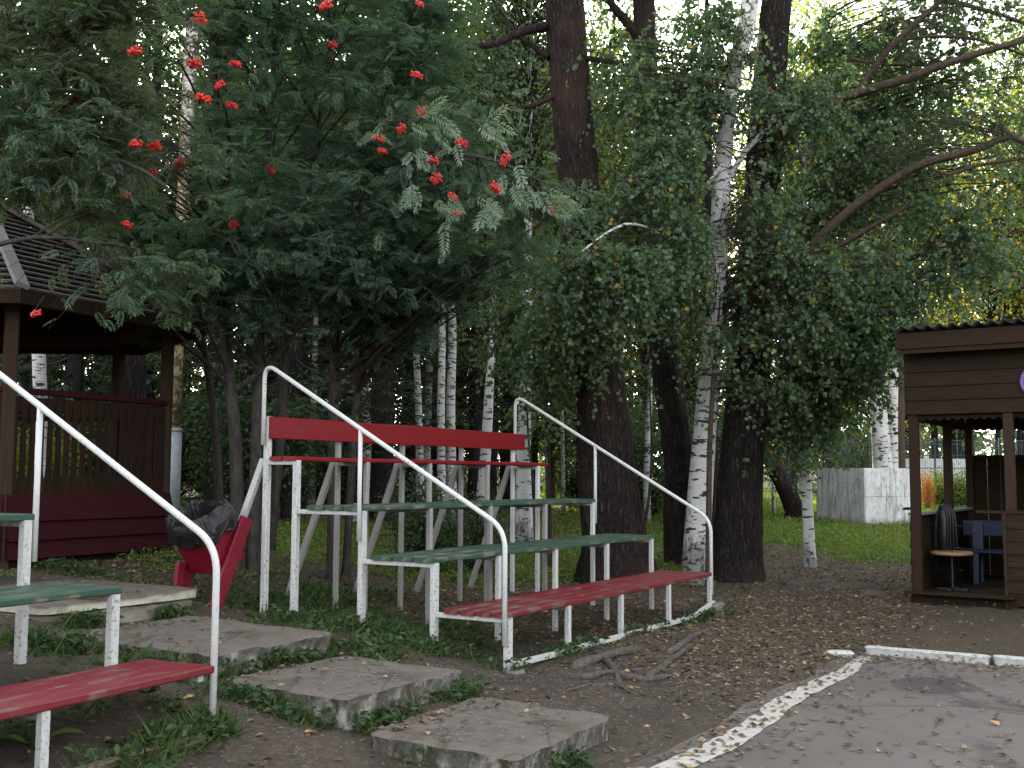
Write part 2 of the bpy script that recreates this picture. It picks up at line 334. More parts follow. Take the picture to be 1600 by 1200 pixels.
def m_birch(name, base=.62, dark_low=1.2, amount=.60):
    k = N(name, .75, .25); sz = k.n('ShaderNodeSeparateXYZ'); k.l(k.co, sz.inputs[0])
    a = k.noise(2.0, 5, .6, k.mapped((2.2, 2.2, 9))); b = k.noise(2.2, 7, .75, None, .9); w = k.noise(4, 5)
    c = k.ramp(w, [(.3, (base * .80, base * .78, base * .74)), (.7, (base, base * .985, base * .96))])
    c = k.mix(k.step(k.noise(1.1, 4), .52, .75), c, (base * .62, base * .55, base * .46))
    c = k.mix(k.step(a, amount, amount + .04), c, (.030, .026, .024)); c = k.mix(k.step(b, .61, .645), c, (.022, .019, .018))
    low = k.ramp(k.math('ADD', k.math('MULTIPLY', sz.outputs[2], 1 / dark_low), k.math('MULTIPLY', k.math('SUBTRACT', b, .5), 3.6)), [(.25, (1, 1, 1)), (.42, (0, 0, 0))])
    mot = k.step(k.noise(6.5, 7, .8, k.mapped((1, 1, .55)), 1.2), .53, .58); low = k.mix(1.0, low, k.mix(.55, mot, (1, 1, 1)), 'MULTIPLY')
    c = k.mix(low, c, (.030, .026, .024)); k.color(c); k.bump(k.math('ADD', a, b), .4, .01); return k.m
M['birch_near'] = m_birch('peeling_birch_bark', .54, 2.0, .555)
M['birch'] = m_birch('white_birch_bark', .52, 1.3, .565)
M['birch_clean'] = m_birch('clean_white_birch_bark', .54, .7, .565)

def m_leaf(name, stops, under=None, trans=.45, rough=.5, tcol=(1.25, 1.45, .55)):
    k = N(name, rough, .35); t = k.t; c = k.ramp(k.island(), stops)
    if under: c = k.mix(k.n('ShaderNodeNewGeometry').outputs['Backfacing'], c, under)
    k.color(c); tr = k.n('ShaderNodeBsdfTranslucent'); k.l(k.mix(1.0, c, tcol, 'MULTIPLY'), tr.inputs['Color'])
    mx = k.n('ShaderNodeMixShader'); mx.inputs[0].default_value = trans; k.l(k.b.outputs[0], mx.inputs[1]); k.l(tr.outputs[0], mx.inputs[2])
    k.l(mx.outputs[0], t.nodes['Material Output'].inputs['Surface']); return k.m
M['rowan_leaf'] = m_leaf('rowan_leaves', [(0, (.026, .068, .050)), (.5, (.046, .106, .074)), (.86, (.070, .135, .074)), (.95, (.13, .145, .05)), (1, (.18, .13, .04))], (.080, .125, .100), .4, .5)
M['rowan_mid'] = m_leaf('grey_green_rowan_leaves', [(0, (.05, .095, .066)), (.6, (.085, .135, .092)), (1, (.11, .15, .08))], (.14, .19, .15), .35)
M['rowan_yellowing'] = m_leaf('yellowing_rowan_leaves', [(0, (.026, .060, .042)), (.45, (.045, .090, .058)), (.72, (.085, .125, .055)), (.88, (.17, .17, .06)), (1, (.24, .17, .07))], (.10, .13, .09), .4, .5)
M['rowan_pale'] = m_leaf('pale_rowan_leaves', [(0, (.10, .145, .105)), (.6, (.15, .20, .145)), (1, (.15, .20, .11))], (.19, .24, .19), .35)  # pale leaf underside plus a backlit sheen, put into the colour of both faces
M['birch_leaf'] = m_leaf('birch_leaves', [(0, (.044, .088, .048)), (.5, (.076, .130, .066)), (.90, (.115, .170, .072)), (.945, (.28, .21, .04)), (1, (.36, .22, .05))], (.09, .135, .085), .45, .42)
M['sun_leaf'] = m_leaf('sunlit_green_leaves', [(0, (.055, .095, .026)), (.5, (.105, .145, .034)), (.85, (.17, .185, .036)), (1, (.30, .25, .035))], None, .55)  # yellow-green of sunlit crowns put into the leaf colour
M['yellow_leaf'] = m_leaf('yellowing_leaves', [(0, (.11, .12, .025)), (.5, (.20, .18, .03)), (1, (.36, .26, .035))], None, .5)
M['needle'] = m_leaf('dark_spruce_needles', [(0, (.020, .042, .024)), (.6, (.038, .068, .032)), (1, (.062, .092, .036))], None, .3, .6)
M['pine_needle'] = m_leaf('pine_needles', [(0, (.028, .045, .024)), (.6, (.045, .066, .032)), (1, (.085, .09, .030))], None, .25, .6)
M['grass'] = m_leaf('green_grass', [(0, (.060, .115, .022)), (.6, (.115, .190, .036)), (.9, (.17, .22, .05)), (1, (.30, .25, .09))], None, .4, .6)
M['tuft'] = m_leaf('shaded_grass_tufts', [(0, (.022, .046, .012)), (.6, (.045, .082, .020)), (.9, (.075, .11, .030)), (1, (.16, .14, .06))], None, .3, .6)  # darker grass green, with the shade beneath the stands put into the colour
def _patchy(m):
    t = m.node_tree; p = t.nodes['Principled BSDF']; src = p.inputs['Base Color'].links[0].from_socket; co = t.nodes.new('ShaderNodeTexCoord'); nn = t.nodes.new('ShaderNodeTexNoise'); nn.inputs['Scale'].default_value = .9; nn.inputs['Detail'].default_value = 5
    t.links.new(co.outputs['Object'], nn.inputs['Vector']); rp = t.nodes.new('ShaderNodeValToRGB'); rp.color_ramp.elements[0].position = .44; rp.color_ramp.elements[1].position = .66; t.links.new(nn.outputs[0], rp.inputs[0])
    mx = t.nodes.new('ShaderNodeMix'); mx.data_type = 'RGBA'; t.links.new(rp.outputs[0], mx.inputs[0]); t.links.new(src, mx.inputs[6]); mx.inputs[7].default_value = (.17, .16, .05, 1); t.links.new(mx.outputs[2], p.inputs['Base Color'])
_patchy(M['grass'])
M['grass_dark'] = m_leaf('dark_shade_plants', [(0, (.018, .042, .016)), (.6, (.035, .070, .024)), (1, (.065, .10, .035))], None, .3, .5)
M['litter'] = m_leaf('dry_leaf_litter', [(0, (.060, .040, .026)), (.45, (.115, .078, .052)), (.8, (.175, .120, .078)), (.95, (.26, .185, .105)), (1, (.36, .26, .13))], None, .1, .7)
M['litter_bright'] = m_leaf('fallen_yellow_leaf', [(0, (.42, .26, .10)), (1, (.55, .36, .16))], None, .15, .6)
M['red_leaf'] = m_leaf('orange_leaves', [(0, (.30, .09, .03)), (1, (.42, .16, .05))], None, .4, .6)
def m_plain(name, c, rough=.5, spec=.5, metal=0.0):
    k = N(name, rough, spec); a = k.noise(9, 5); k.color(k.ramp(a, [(.3, tuple(x * .8 for x in c)), (.7, tuple(min(1, x * 1.15) for x in c))])); k.bump(a, .15, .003)
    k.b.inputs['Metallic'].default_value = metal; return k.m
M['berry'] = m_plain('red_berries', (.50, .018, .012), .35, .5)
M['bag'] = m_plain('black_plastic_bag', (.010, .010, .011), .42, .35)
M['black_metal'] = m_plain('black_metal', (.012, .012, .013), .5, .5)
M['galv'] = m_plain('galvanised_sleeve', (.30, .33, .36), .5, .4)
M['pole'] = m_paint('peeling_yellow_pole_paint', (.30, .24, .13), (.46, .38, .22), (.12, .08, .05), .60, .7, (6, 6, 1.5), 9, .06)
M['pole_white'] = m_paint('peeling_whitewash_pole', (.50, .48, .42), (.64, .62, .56), (.20, .13, .09), .60, .8, (6, 6, 1.5), 7, .06)
M['fence'] = m_plain('dark_teal_fence_wire', (.020, .045, .055), .5, .4)
M['white_wall'] = m_plain('whitewashed_wall', (.70, .71, .72), .8, .2)
M['sheet'] = m_plain('grey_corrugated_sheet', (.055, .055, .055), .8, .2)
M['purple'] = m_plain('purple_letter_paint', (.20, .13, .36), .5, .4)
M['scrawl'] = m_plain('faint_chalk_scrawl', (.09, .085, .08), .9, .1)
# ================================================================== SETTING: ground, court, line, kerb
def build_ground():
    xs = np.unique(np.r_[np.linspace(-170, -14, 34), np.linspace(-14, 14, 260), np.linspace(14, 170, 34)])
    ys = np.unique(np.r_[np.linspace(-60, 3, 22), np.linspace(3, 21, 190), np.linspace(21, 60, 70), np.linspace(60, 300, 30)])
    X, Y = np.meshgrid(xs, ys); Z = np.concatenate([gz(X[i:i + 40], Y[i:i + 40]) for i in range(0, len(ys), 40)])
    u, v = buv(X, Y); inside = (v < -2.0) & (u < 3.1) & (u > -34)
    bump = (fbm(X * 1.3, Y * 1.3, 0, 3) - .47) * .10 + (fbm(X * 6, Y * 6, 0, 5, 3) - .43) * .045
    Z = Z + np.where(inside, 0, bump) * np.clip((Y - 2) / 4, 0, 1)
    nx, ny = len(xs), len(ys); I = np.arange(nx * ny).reshape(ny, nx)
    Q = np.stack([I[:-1, :-1], I[:-1, 1:], I[1:, 1:], I[1:, :-1]], -1).reshape(-1, 4)
    me = new_mesh('ground', np.stack([X, Y, Z], -1), Q=Q, smooth=True)
    g, l = cover(X, Y)
    ca = me.color_attributes.new('cover', 'FLOAT_COLOR', 'POINT')
    c = np.stack([g.ravel(), l.ravel(), np.zeros(nx * ny), np.ones(nx * ny)], -1).astype(np.float32); ca.data.foreach_set('color', c.ravel())
    return link('ground', me, M['ground'], kind='structure')
def blob(x, y, cx, cy, rx, ry, rot=0.0):
    c, s = math.cos(rot), math.sin(rot); dx, dy = x - cx, y - cy
    d = np.sqrt(((dx * c + dy * s) / rx) ** 2 + ((-dx * s + dy * c) / ry) ** 2); return sstep(1.25, .7, d)
def cover(x, y):                          # where grass grows, where leaf litter lies
    u, v = buv(x, y); n = fbm(x * .5, y * .5, 0, 21)
    g = blob(x, y, 6.2, 22.5, 4.6, 3.6) + blob(x, y, 9, 27, 7, 6) + blob(x, y, 14, 30, 11, 9) + blob(x, y, 3.8, 27, 3.5, 6) + 1.3 * blob(x, y, .3, 20.5, 4.0, 4.0, .15) + 1.3 * blob(x, y, -2.4, 18.0, 3.2, 3.4) + blob(x, y, 2.6, 17.8, .7, 1.6)
    g = g + .9 * blob(x, y, 18, 45, 30, 14) + .55 * blob(x, y, -7, 20, 5, 5) + .7 * blob(x, y, -3.6, 13.2, 1.0, 1.6) + .5 * blob(x, y, -6, 10, 1.6, 1.2)
    g = g * sstep(.28, .45, n + .12) * (.30 + .70 * sstep(.36, .52, fbm(x * 1.1, y * 1.1, 0, 23)))
    g = g * (1 - blob(x, y, 4.6, 20.2, 1.2, 3.2, -.35) * .9)
    l = blob(x, y, 3.5, 13.5, 3.0, 5.0, -.3) * .75 + blob(x, y, 5, 19, 1.6, 4) + blob(x, y, .8, 15.5, 3, 3.0) * .8 + blob(x, y, 0, 27, 7, 5) + blob(x, y, -.8, 12.6, 1.6, 2.2) * .6 + sstep(20, 30, y) * .5 + blob(x, y, -4.4, 11.4, 1.8, .9)
    l = np.clip(l, 0, 1) * sstep(.2, .5, n + .1)
    g = np.clip(g, 0, 1); l = np.clip(l * (1 - .7 * g), 0, 1)
    ins = (v < -2.1) & (u < 3.1); return np.where(ins, 0, g), np.where(ins, 0, l)

def build_court():
    us = np.r_[np.linspace(-32, -8, 20), np.linspace(-7.8, 2.86, 120)]; vs = np.r_[np.linspace(-32, -9, 20), np.linspace(-8.8, -2.06, 80)]
    U, V = np.meshgrid(us, vs)
    V = V + np.where(V > -2.2, (fbm(U * 2.2, V * 0, 0, 9) - .5) * .22, 0)
    X = BO[0] + U * math.cos(BA) - V * math.sin(BA); Y = BO[1] + U * math.sin(BA) + V * math.cos(BA)
    Z = -.050 + (fbm(X * .5, Y * .5, 0, 31) - .47) * .02
    nx, ny = len(us), len(vs); I = np.arange(nx * ny).reshape(ny, nx); Q = np.stack([I[:-1, :-1], I[:-1, 1:], I[1:, 1:], I[1:, :-1]], -1).reshape(-1, 4)
    return link('asphalt_court', new_mesh('asphalt_court', np.stack([X, Y, Z], -1), Q=Q, smooth=True), M['asphalt'], kind='structure')
def court_z(x, y): return -.050 + (fbm(np.asarray(x) * .5, np.asarray(y) * .5, 0, 31) - .47) * .02
def build_line():
    us = np.linspace(-7, 2.72, 300); w = (fbm(us * 3.1, us * 0, 0, 12) - .5) * .05; w2 = (fbm(us * 4.3, us * 0, 7, 13) - .5) * .07; cen = -2.27 + .035 * np.sin(us * 2.2 + .6) + (fbm(us * .9, us * 0, 3, 14) - .5) * .06
    hw = np.interp(us, [-7, 1.6, 2.72], [.105, .095, .045]); rows = []
    for a in (-1, -.33, .33, 1):
        v = cen + a * (hw + (w if a < 0 else w2)); x = BO[0] + us * math.cos(BA) - v * math.sin(BA); y = BO[1] + us * math.sin(BA) + v * math.cos(BA)
        rows.append(np.stack([x, y, court_z(x, y) + .006], -1))
    V = np.stack(rows); n = len(us); I = np.arange(4 * n).reshape(4, n); Q = np.stack([I[:-1, :-1], I[:-1, 1:], I[1:, 1:], I[1:, :-1]], -1).reshape(-1, 4)
    return link('court_line', new_mesh('court_line', V, Q=Q), M['line'], kind='structure')

def rough_block(nx, ny, nzv, size, edge=.02, seed=0, top_noise=.006, side_noise=.03, skew=None):
    # a cast concrete piece: top sheet and ragged sides as two meshes (top, sides); origin at the centre of its top face
    sx, sy, sz = size; X, Y = np.meshgrid(np.linspace(-.5, .5, nx), np.linspace(-.5, .5, ny))
    ex = 1 + (fbm(Y * sy * 5, X * 0 + np.sign(X) * 3, 0, seed) - .5) * .9 * edge / sx * 1.2 * np.abs(X * 2) ** 6
    ey = 1 + (fbm(X * sx * 5, Y * 0 + np.sign(Y) * 3, 0, seed + 5) - .5) * .9 * edge / sy * 1.2 * np.abs(Y * 2) ** 6
    c = np.clip(np.abs(X * 2) ** 14 * np.abs(Y * 2) ** 14, 0, 1) * .04
    PX = X * sx * ex * (1 - c); PY = Y * sy * ey * (1 - c)
    rim = np.maximum(np.abs(X * 2) ** 22, np.abs(Y * 2) ** 22)
    Z = (fbm(X * sx * 3, Y * sy * 3, 0, seed + 2) - .5) * top_noise * 2 - rim * edge * (.4 + 1.2 * vnoise(X * sx * 9, Y * sy * 9, 0, seed + 3))
    I = np.arange(nx * ny).reshape(ny, nx); Q = np.stack([I[:-1, :-1], I[:-1, 1:], I[1:, 1:], I[1:, :-1]], -1).reshape(-1, 4)
    top = np.stack([PX, PY, Z], -1).reshape(-1, 3)
    loop = np.r_[I[0, :], I[1:, -1], I[-1, -2::-1], I[-2:0:-1, 0]]; P = top[loop]; n = len(loop)
    lv = np.linspace(0, 1, nzv); S = []
    out = nz(np.c_[P[:, :2] / (np.array([sx, sy]) / 2), np.zeros(n)] ** 5 + 1e-9); out[:, 2] = 0
    for t in lv:
        d = (fbm(P[:, 0] * 7 + 3, P[:, 1] * 7, t * sz * 7, seed + 8) - .5) * side_noise * 2 * min(1, t * 6) - .012 * (t > 0)
        S.append(np.c_[P[:, 0] + out[:, 0] * d, P[:, 1] + out[:, 1] * d, P[:, 2] * (1 - t) - t * sz])
    S = np.concatenate(S); J = np.arange(nzv * n).reshape(nzv, n)
    SQ = np.stack([J[:-1], J[1:], np.roll(J[1:], -1, 1), np.roll(J[:-1], -1, 1)], -1).reshape(-1, 4)
    return (top, Q), (S, SQ)

ground = build_ground(); build_court(); build_line()

# kerb of two whitewashed stones beside the court
kp = bpt(2.99, -2.17)
kerb = thing('kerb', 'low whitewashed kerb of end-to-end stones along the far edge of the asphalt court', 'kerb', (kp[0], kp[1], -.06), BA - R(90))
for i, (a, b) in enumerate(((0.02, 1.13), (1.15, 2.26), (2.28, 3.6), (3.62, 4.9))):
    (tp, tq), (sd, sq) = rough_block(22, 6, 5, (b - a, .15, .16), .008, 40 + i, .004, .008)
    mb = MB().add(tp, Q=tq).add(sd, Q=sq)
    link('kerb_stone', mb.mesh('kerb_stone', True), M['kerb'], kerb, ((a + b) / 2, 0, .072 + .010 * (i % 2)))
(tp, tq), (sd, sq) = rough_block(8, 6, 4, (.26, .13, .08), .02, 77, .01, .02)
p = at(1312, 1017, 10.35); o = link('broken_kerb_piece', MB().add(tp, Q=tq).add(sd, Q=sq).mesh('broken_kerb_piece', True), M['kerb'], None, (p[0], p[1], .0))
o.rotation_euler = (0, 0, -.3); tag(o, 'small broken white chunk lying at the left end of the white kerb', 'concrete chunk')

# ================================================================== stair of concrete slabs between the two stands
def slab(name, label, uc, vc, su, sv, z, h, seed, tilt=(0, 0), rot=0.0, cream=False):
    p = bpt(uc, vc); t = thing(name, label, 'concrete step', (p[0], p[1], z), BA + rot)
    t.rotation_euler = (tilt[0], tilt[1], BA + rot)
    (tp, tq), (sd, sq) = rough_block(60, 60, 8, (su, sv, h), .018, seed, .008, .024)
    link('slab_top', new_mesh('slab_top', tp, Q=tq, smooth=True), M['slab'], t)
    link('slab_side', new_mesh('slab_side', sd, Q=sq, smooth=True), M['slab_side'], t)
    return t
s1 = slab('concrete_step', 'lowest grey concrete step slab, sunk in the dirt beside the asphalt', -2.08, -1.17, 1.24, 1.02, .115, .30, 3, (.02, .0), .02)
s2 = slab('concrete_step', 'second grey concrete step slab with a crumbling whitish front edge', -1.95, .10, 1.26, 1.10, .265, .30, 4, (.0, .01))
s3 = slab('concrete_step', 'third concrete step slab, in front of the cream edged landing', -1.86, 1.62, 1.30, 1.62, .415, .30, 5, (.01, 0))
M['cream_rough'] = m_concrete('rough_cream_concrete', (.16, .145, .11), (.36, .33, .26), (.06, .058, .04), .50, 1.0).m
p = bpt(-1.62, 4.15); t = thing('concrete_landing', 'large top landing slab with a cream painted lip near the gazebo', 'concrete landing', (p[0], p[1], .60), BA)
(tp, tq), (sd, sq) = rough_block(50, 70, 6, (1.64, 2.9, .08), .014, 9, .012, .010)
link('slab_top', new_mesh('slab_top', tp, Q=tq, smooth=True), M['slab'], t); link('painted_lip', new_mesh('painted_lip', sd, Q=sq, smooth=True), M['cream'], t)
(tp, tq), (sd, sq) = rough_block(50, 50, 9, (1.58, 2.84, .4), .02, 10, .01, .05)
link('rough_base', MB().add(tp, Q=tq).add(sd, Q=sq).mesh('rough_base', True), M['cream_rough'], t, (0, 0, -.082))

# ================================================================== bleachers
V_POST = [0, .749, 1.5527, 2.359, 2.741]
Z_SEAT = [.48, .899, 1.333, 1.795]
def wavy_plank(L, w, h, rng, n=6, amp=.006):
    pr = np.array([(-w / 2 + .006, -h / 2), (w / 2 - .006, -h / 2), (w / 2, -h / 2 + .008), (w / 2, h / 2 - .006), (w / 2 - .006, h / 2), (-w / 2 + .006, h / 2), (-w / 2, h / 2 - .006), (-w / 2, -h / 2 + .008)])
    xs = np.linspace(0, L, n + 1); V = []
    for x in xs:
        dz = rng.normal(0, amp); dw = rng.normal(0, amp * .8)
        V.append(np.c_[np.full(8, x), pr[:, 0] * (1 + dw / w) + dw * .3, pr[:, 1] + dz * np.sin(math.pi * x / L)])
    V = np.concatenate(V); Q = [(i * 8 + k, i * 8 + (k + 1) % 8, (i + 1) * 8 + (k + 1) % 8, (i + 1) * 8 + k) for i in range(n) for k in range(8)]
    e = n * 8; Q += [(7, 0, 1, 2), (7, 2, 3, 6), (6, 3, 4, 5), (e + 2, e + 1, e, e + 7), (e + 6, e + 3, e + 2, e + 7), (e + 5, e + 4, e + 3, e + 6)]
    return new_mesh('plank', V, Q=Q)
def bend(P, r=.09, n=6):                  # polyline with rounded corners
    P = [np.array(p, float) for p in P]; out = [P[0]]
    for i in range(1, len(P) - 1):
        a, b = nz(P[i - 1] - P[i]), nz(P[i + 1] - P[i]); rr = min(r, .45 * np.linalg.norm(P[i - 1] - P[i]), .45 * np.linalg.norm(P[i + 1] - P[i]))
        for t in np.linspace(0, 1, n + 1): out.append((1 - t) ** 2 * (P[i] + a * rr) + 2 * t * (1 - t) * P[i] + t * t * (P[i] + b * rr))
    return out + [P[-1]]
def bleacher(label, o, a, us, ends, sgn, seed, dz=0.0, rows=(4, 3, 3, 2), width=(.66, .69, .67, .345), tops=None):
    # us: frame positions along the rows; sgn -1 mirrors the stand so that its visible end is its right end
    rng = np.random.default_rng(seed); t = thing('bleacher', label, 'bleacher', (o[0], o[1], dz), a)
    ca, sa = math.cos(a), math.sin(a)
    def gl(u, v): return gz1(o[0] + u * ca - v * sa, o[1] + u * sa + v * ca) - dz
    hs = .042
    for k in range(4):                    # seat planks
        nP = rows[k]; w = width[k] / nP; L = ends[k]
        for j in range(nP):
            pw = w - .015 - rng.uniform(0, .006); off = rng.uniform(-.03, .03) + (0 if j else 0)
            me = wavy_plank(L + .06 + off, pw, hs, rng, 6, .005 if k else .007)
            pl = link('plank', me, M['red_worn_sky'] if k == 0 else M['red'] if k == 3 else M['green'], t, ((-.05 if sgn > 0 else -L - .01 - off), V_POST[k] - .03 + w * (j + .5), Z_SEAT[k] - hs / 2 + rng.uniform(-.007, .003)))
            if k in (0, 3) and j == 0: pl['label'] = 'worn red front plank of the lowest seat, paled by sky sheen in its colour' if k == 0 else 'red front plank of the top seat'
            if k in (1, 2) and j == 0: pl['label'] = 'green front plank of the seat in the %s row' % ('second' if k == 1 else 'third')
    me = wavy_plank(ends[3] - .02, .215, .035, rng, 6, .004)
    bk = link('back_board', me, M['red'], t, (-.03 if sgn > 0 else -ends[3] + .03, 2.741 - .055, 2.07)); bk.rotation_euler = (R(90), 0, 0)
    bk['label'] = 'deep red backrest board along the top row'
    for i, u0 in enumerate(us):
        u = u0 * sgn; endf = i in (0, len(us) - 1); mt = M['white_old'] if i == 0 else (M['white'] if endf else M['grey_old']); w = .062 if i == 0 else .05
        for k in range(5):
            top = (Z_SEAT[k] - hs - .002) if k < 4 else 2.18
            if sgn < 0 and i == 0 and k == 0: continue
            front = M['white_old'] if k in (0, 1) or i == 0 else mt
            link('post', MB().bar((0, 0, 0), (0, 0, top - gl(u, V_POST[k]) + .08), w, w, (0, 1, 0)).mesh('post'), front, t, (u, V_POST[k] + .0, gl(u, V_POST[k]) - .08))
        for k in range(4):
            z = Z_SEAT[k] - hs - .024
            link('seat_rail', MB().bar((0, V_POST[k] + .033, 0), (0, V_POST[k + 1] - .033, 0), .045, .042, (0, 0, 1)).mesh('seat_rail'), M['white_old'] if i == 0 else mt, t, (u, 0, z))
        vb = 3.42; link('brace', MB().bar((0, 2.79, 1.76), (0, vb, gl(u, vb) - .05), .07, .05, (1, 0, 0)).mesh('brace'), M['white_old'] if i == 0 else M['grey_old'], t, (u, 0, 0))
    def rail(u, lift):
        P = bend([(u, 2.741, 1.9), (u, 2.741, 2.70), (u, -.005, 1.17 + lift), (u, -.005, .22 if sgn > 0 else gl(u, 0) - .06)], .17, 8)
        link('handrail', MB().tube(P, .021, 12).mesh('handrail', True), M['white'], t)
        mid = 1.17 + lift + (2.70 - 1.17 - lift) * (1.5527 / 2.741)
        link('handrail_post', MB().tube([(u, 1.5527 - .01, 1.02), (u, 1.5527 - .01, mid - .012)], .020, 10).mesh('handrail_post', True), M['white'], t)
    rail((-.065 if sgn > 0 else .065), 0.0); rail(us[-1] * sgn + .055 * sgn, -.06)
    P = [(u * sgn, -.045, gl(u * sgn, -.045) + .035) for u in np.linspace(0, us[-2] + .55, 7)] + [(us[-1] * sgn, -.045, gl(us[-1] * sgn, 0) + .13)]
    if sgn > 0:
        for q in range(len(P) - 1):
            link('ground_rail', MB().bar(P[q], np.array(P[q + 1]) + (np.array(P[q + 1]) - np.array(P[q])) * .004, .04, .05).mesh('ground_rail'), M['white_old'], t)
    else:
        link('ground_rail', MB().bar((-.15, -.12, gl(-.15, -.12) + .03), (-4.6, -.12, gl(-4.6, -.12) + .02), .07, .07).mesh('ground_rail'), M['old_log'], t)
    return t, gl
bl, gl_r = bleacher('complete white framed bleacher with red and green rows, right of the slab steps', BO, BA, [0, 1.05, 2.17, 3.38, 4.62], [4.65, 4.70, 4.68, 4.86], 1, 5)
br, gl_l = bleacher('bleacher cut off by the left edge, left of the concrete slab steps', LO, LA, [0, 1.12, 2.25, 3.4, 4.6], [4.65, 4.7, 4.68, 4.8], -1, 6, .018, rows=(2, 3, 3, 2), width=(.56, .60, .6, .345))
def stone(name, label, cat, u, v, size, seed, z0=None, o=BO, a=BA):
    p = bpt(u, v, o, a); (tp, tq), (sd, sq) = rough_block(9, 9, 6, size, .03, seed, .02, .03)
    k = link(name, MB().add(tp, Q=tq).add(sd, Q=sq).mesh(name, True), M['stone'], None, (p[0], p[1], (gz1(p[0], p[1]) if z0 is None else z0) + size[2] * .45)); k.rotation_euler = (0, 0, a + .1 * seed)
    return tag(k, label, cat)
stone('support_stone', 'grey stone block under the far right front post of the bleacher', 'stone', 4.62, -.06, (.22, .18, .24), 61, .02)
stone('support_stone', 'small worn stone under the left front post of the right-hand bleacher', 'stone', -.02, -.07, (.17, .16, .10), 62, -.02)

# ================================================================== red litter bin with black bag
def build_bin():
    p = at(325, 935, 10.35); z0 = gz1(p[0], p[1]); t = thing('litter_bin', 'red tilted litter bin with a black bag between the landing and the bleacher', 'bin', (p[0] - .04, p[1] + .1, z0), R(-36))
    Rt = rot_x(R(27)); c0 = np.array([0, 0, .60]); tr = lambda V: np.array(V) @ Rt.T + c0
    W, D, H = .255, .20, .26
    top = [(-W, -D, H), (W, -D, H), (W, D, H), (-W, D, H)]; bot = [(-W * .88, -D * .8, -H), (W * .88, -D * .8, -H), (W * .88, D * .8, -H), (-W * .88, D * .8, -H)]; f = [(0, 3, 2, 1)] + [(k, (k + 1) % 4, 4 + (k + 1) % 4, 4 + k) for k in range(4)]
    ins = [(x * .95, y * .94, z + (.008 if z < 0 else 0)) for x, y, z in bot + top]; b = MB().add(tr(bot + top), Q=f).add(tr(ins), Q=[q[::-1] for q in f]).add(tr(top + ins[4:]), Q=[(k, (k + 1) % 4, 4 + (k + 1) % 4, 4 + k) for k in range(4)])
    link('bin_body', b.mesh('bin_body'), M['bin_red'], t)
    link('rim_strip', MB().bar(tr([(-W - .01, -D - .008, H - .17)])[0], tr([(W + .01, -D - .008, H - .17)])[0], .012, .02).mesh('rim_strip'), M['bin_red'], t)
    for s in (-1, 1):
        link('leg', MB().bar((s * (W + .024), .22, .82), (s * (W + .024), -.17, -.10), .040, .14, (0, 1, 0)).mesh('leg'), M['bin_red'], t)
        if s < 0: link('leg', MB().bar((s * (W - .04), -.14, .40), (s * (W - .04), -.20, -.08), .05, .09, (0, 1, 0)).mesh('leg'), M['bin_red'], t)
    nA = 96; A = np.linspace(0, 2 * math.pi, nA, endpoint=False); Vb = []
    rings = [(1.20, -.17, .9), (1.22, -.13, .9), (1.23, -.08, .8), (1.20, -.03, .7), (1.13, .03, .7), (1.05, .065, .8), (.97, .06, .7), (.92, .0, .5), (.88, -.1, .5), (.85, -.2, .4), (.5, -.40, .2), (.02, -.41, 0)]
    cx, sn = np.cos(A), np.sin(A); ex = np.sign(cx) * np.abs(cx) ** .5; ey = np.sign(sn) * np.abs(sn) ** .5
    for k, (sc, h, am) in enumerate(rings):
        n1 = fbm(cx * 2.6 + 5, sn * 2.6, k * .45, 71, 4) - .47; n2 = np.abs(fbm(cx * 5, sn * 5, k * .35, 75, 3) - .45) - .08; n3 = fbm(cx * 9, sn * 9, k * 1.1, 78, 2) - .37
        x = ex * W * (sc + am * (.16 * n1 + .45 * n2)); y = ey * D * (sc + am * (.2 * n1 + .5 * n2)); z = H + h + am * (.22 * n1 + .10 * n3) - (.05 if k < 2 else 0) * np.maximum(0, fbm(cx * 3, sn * 3, 9, 79, 2) - .3) * 3
        Vb.append(tr(np.c_[x, y, z]))
    J = np.arange(len(rings) * nA).reshape(-1, nA); Qb = np.stack([J[:-1], np.roll(J[:-1], -1, 1), np.roll(J[1:], -1, 1), J[1:]], -1).reshape(-1, 4)
    bag = link('bin_bag', new_mesh('bin_bag', np.concatenate(Vb), Q=Qb), M['bag'], t); bag['label'] = 'crumpled black bag turned over the rim'
build_bin()

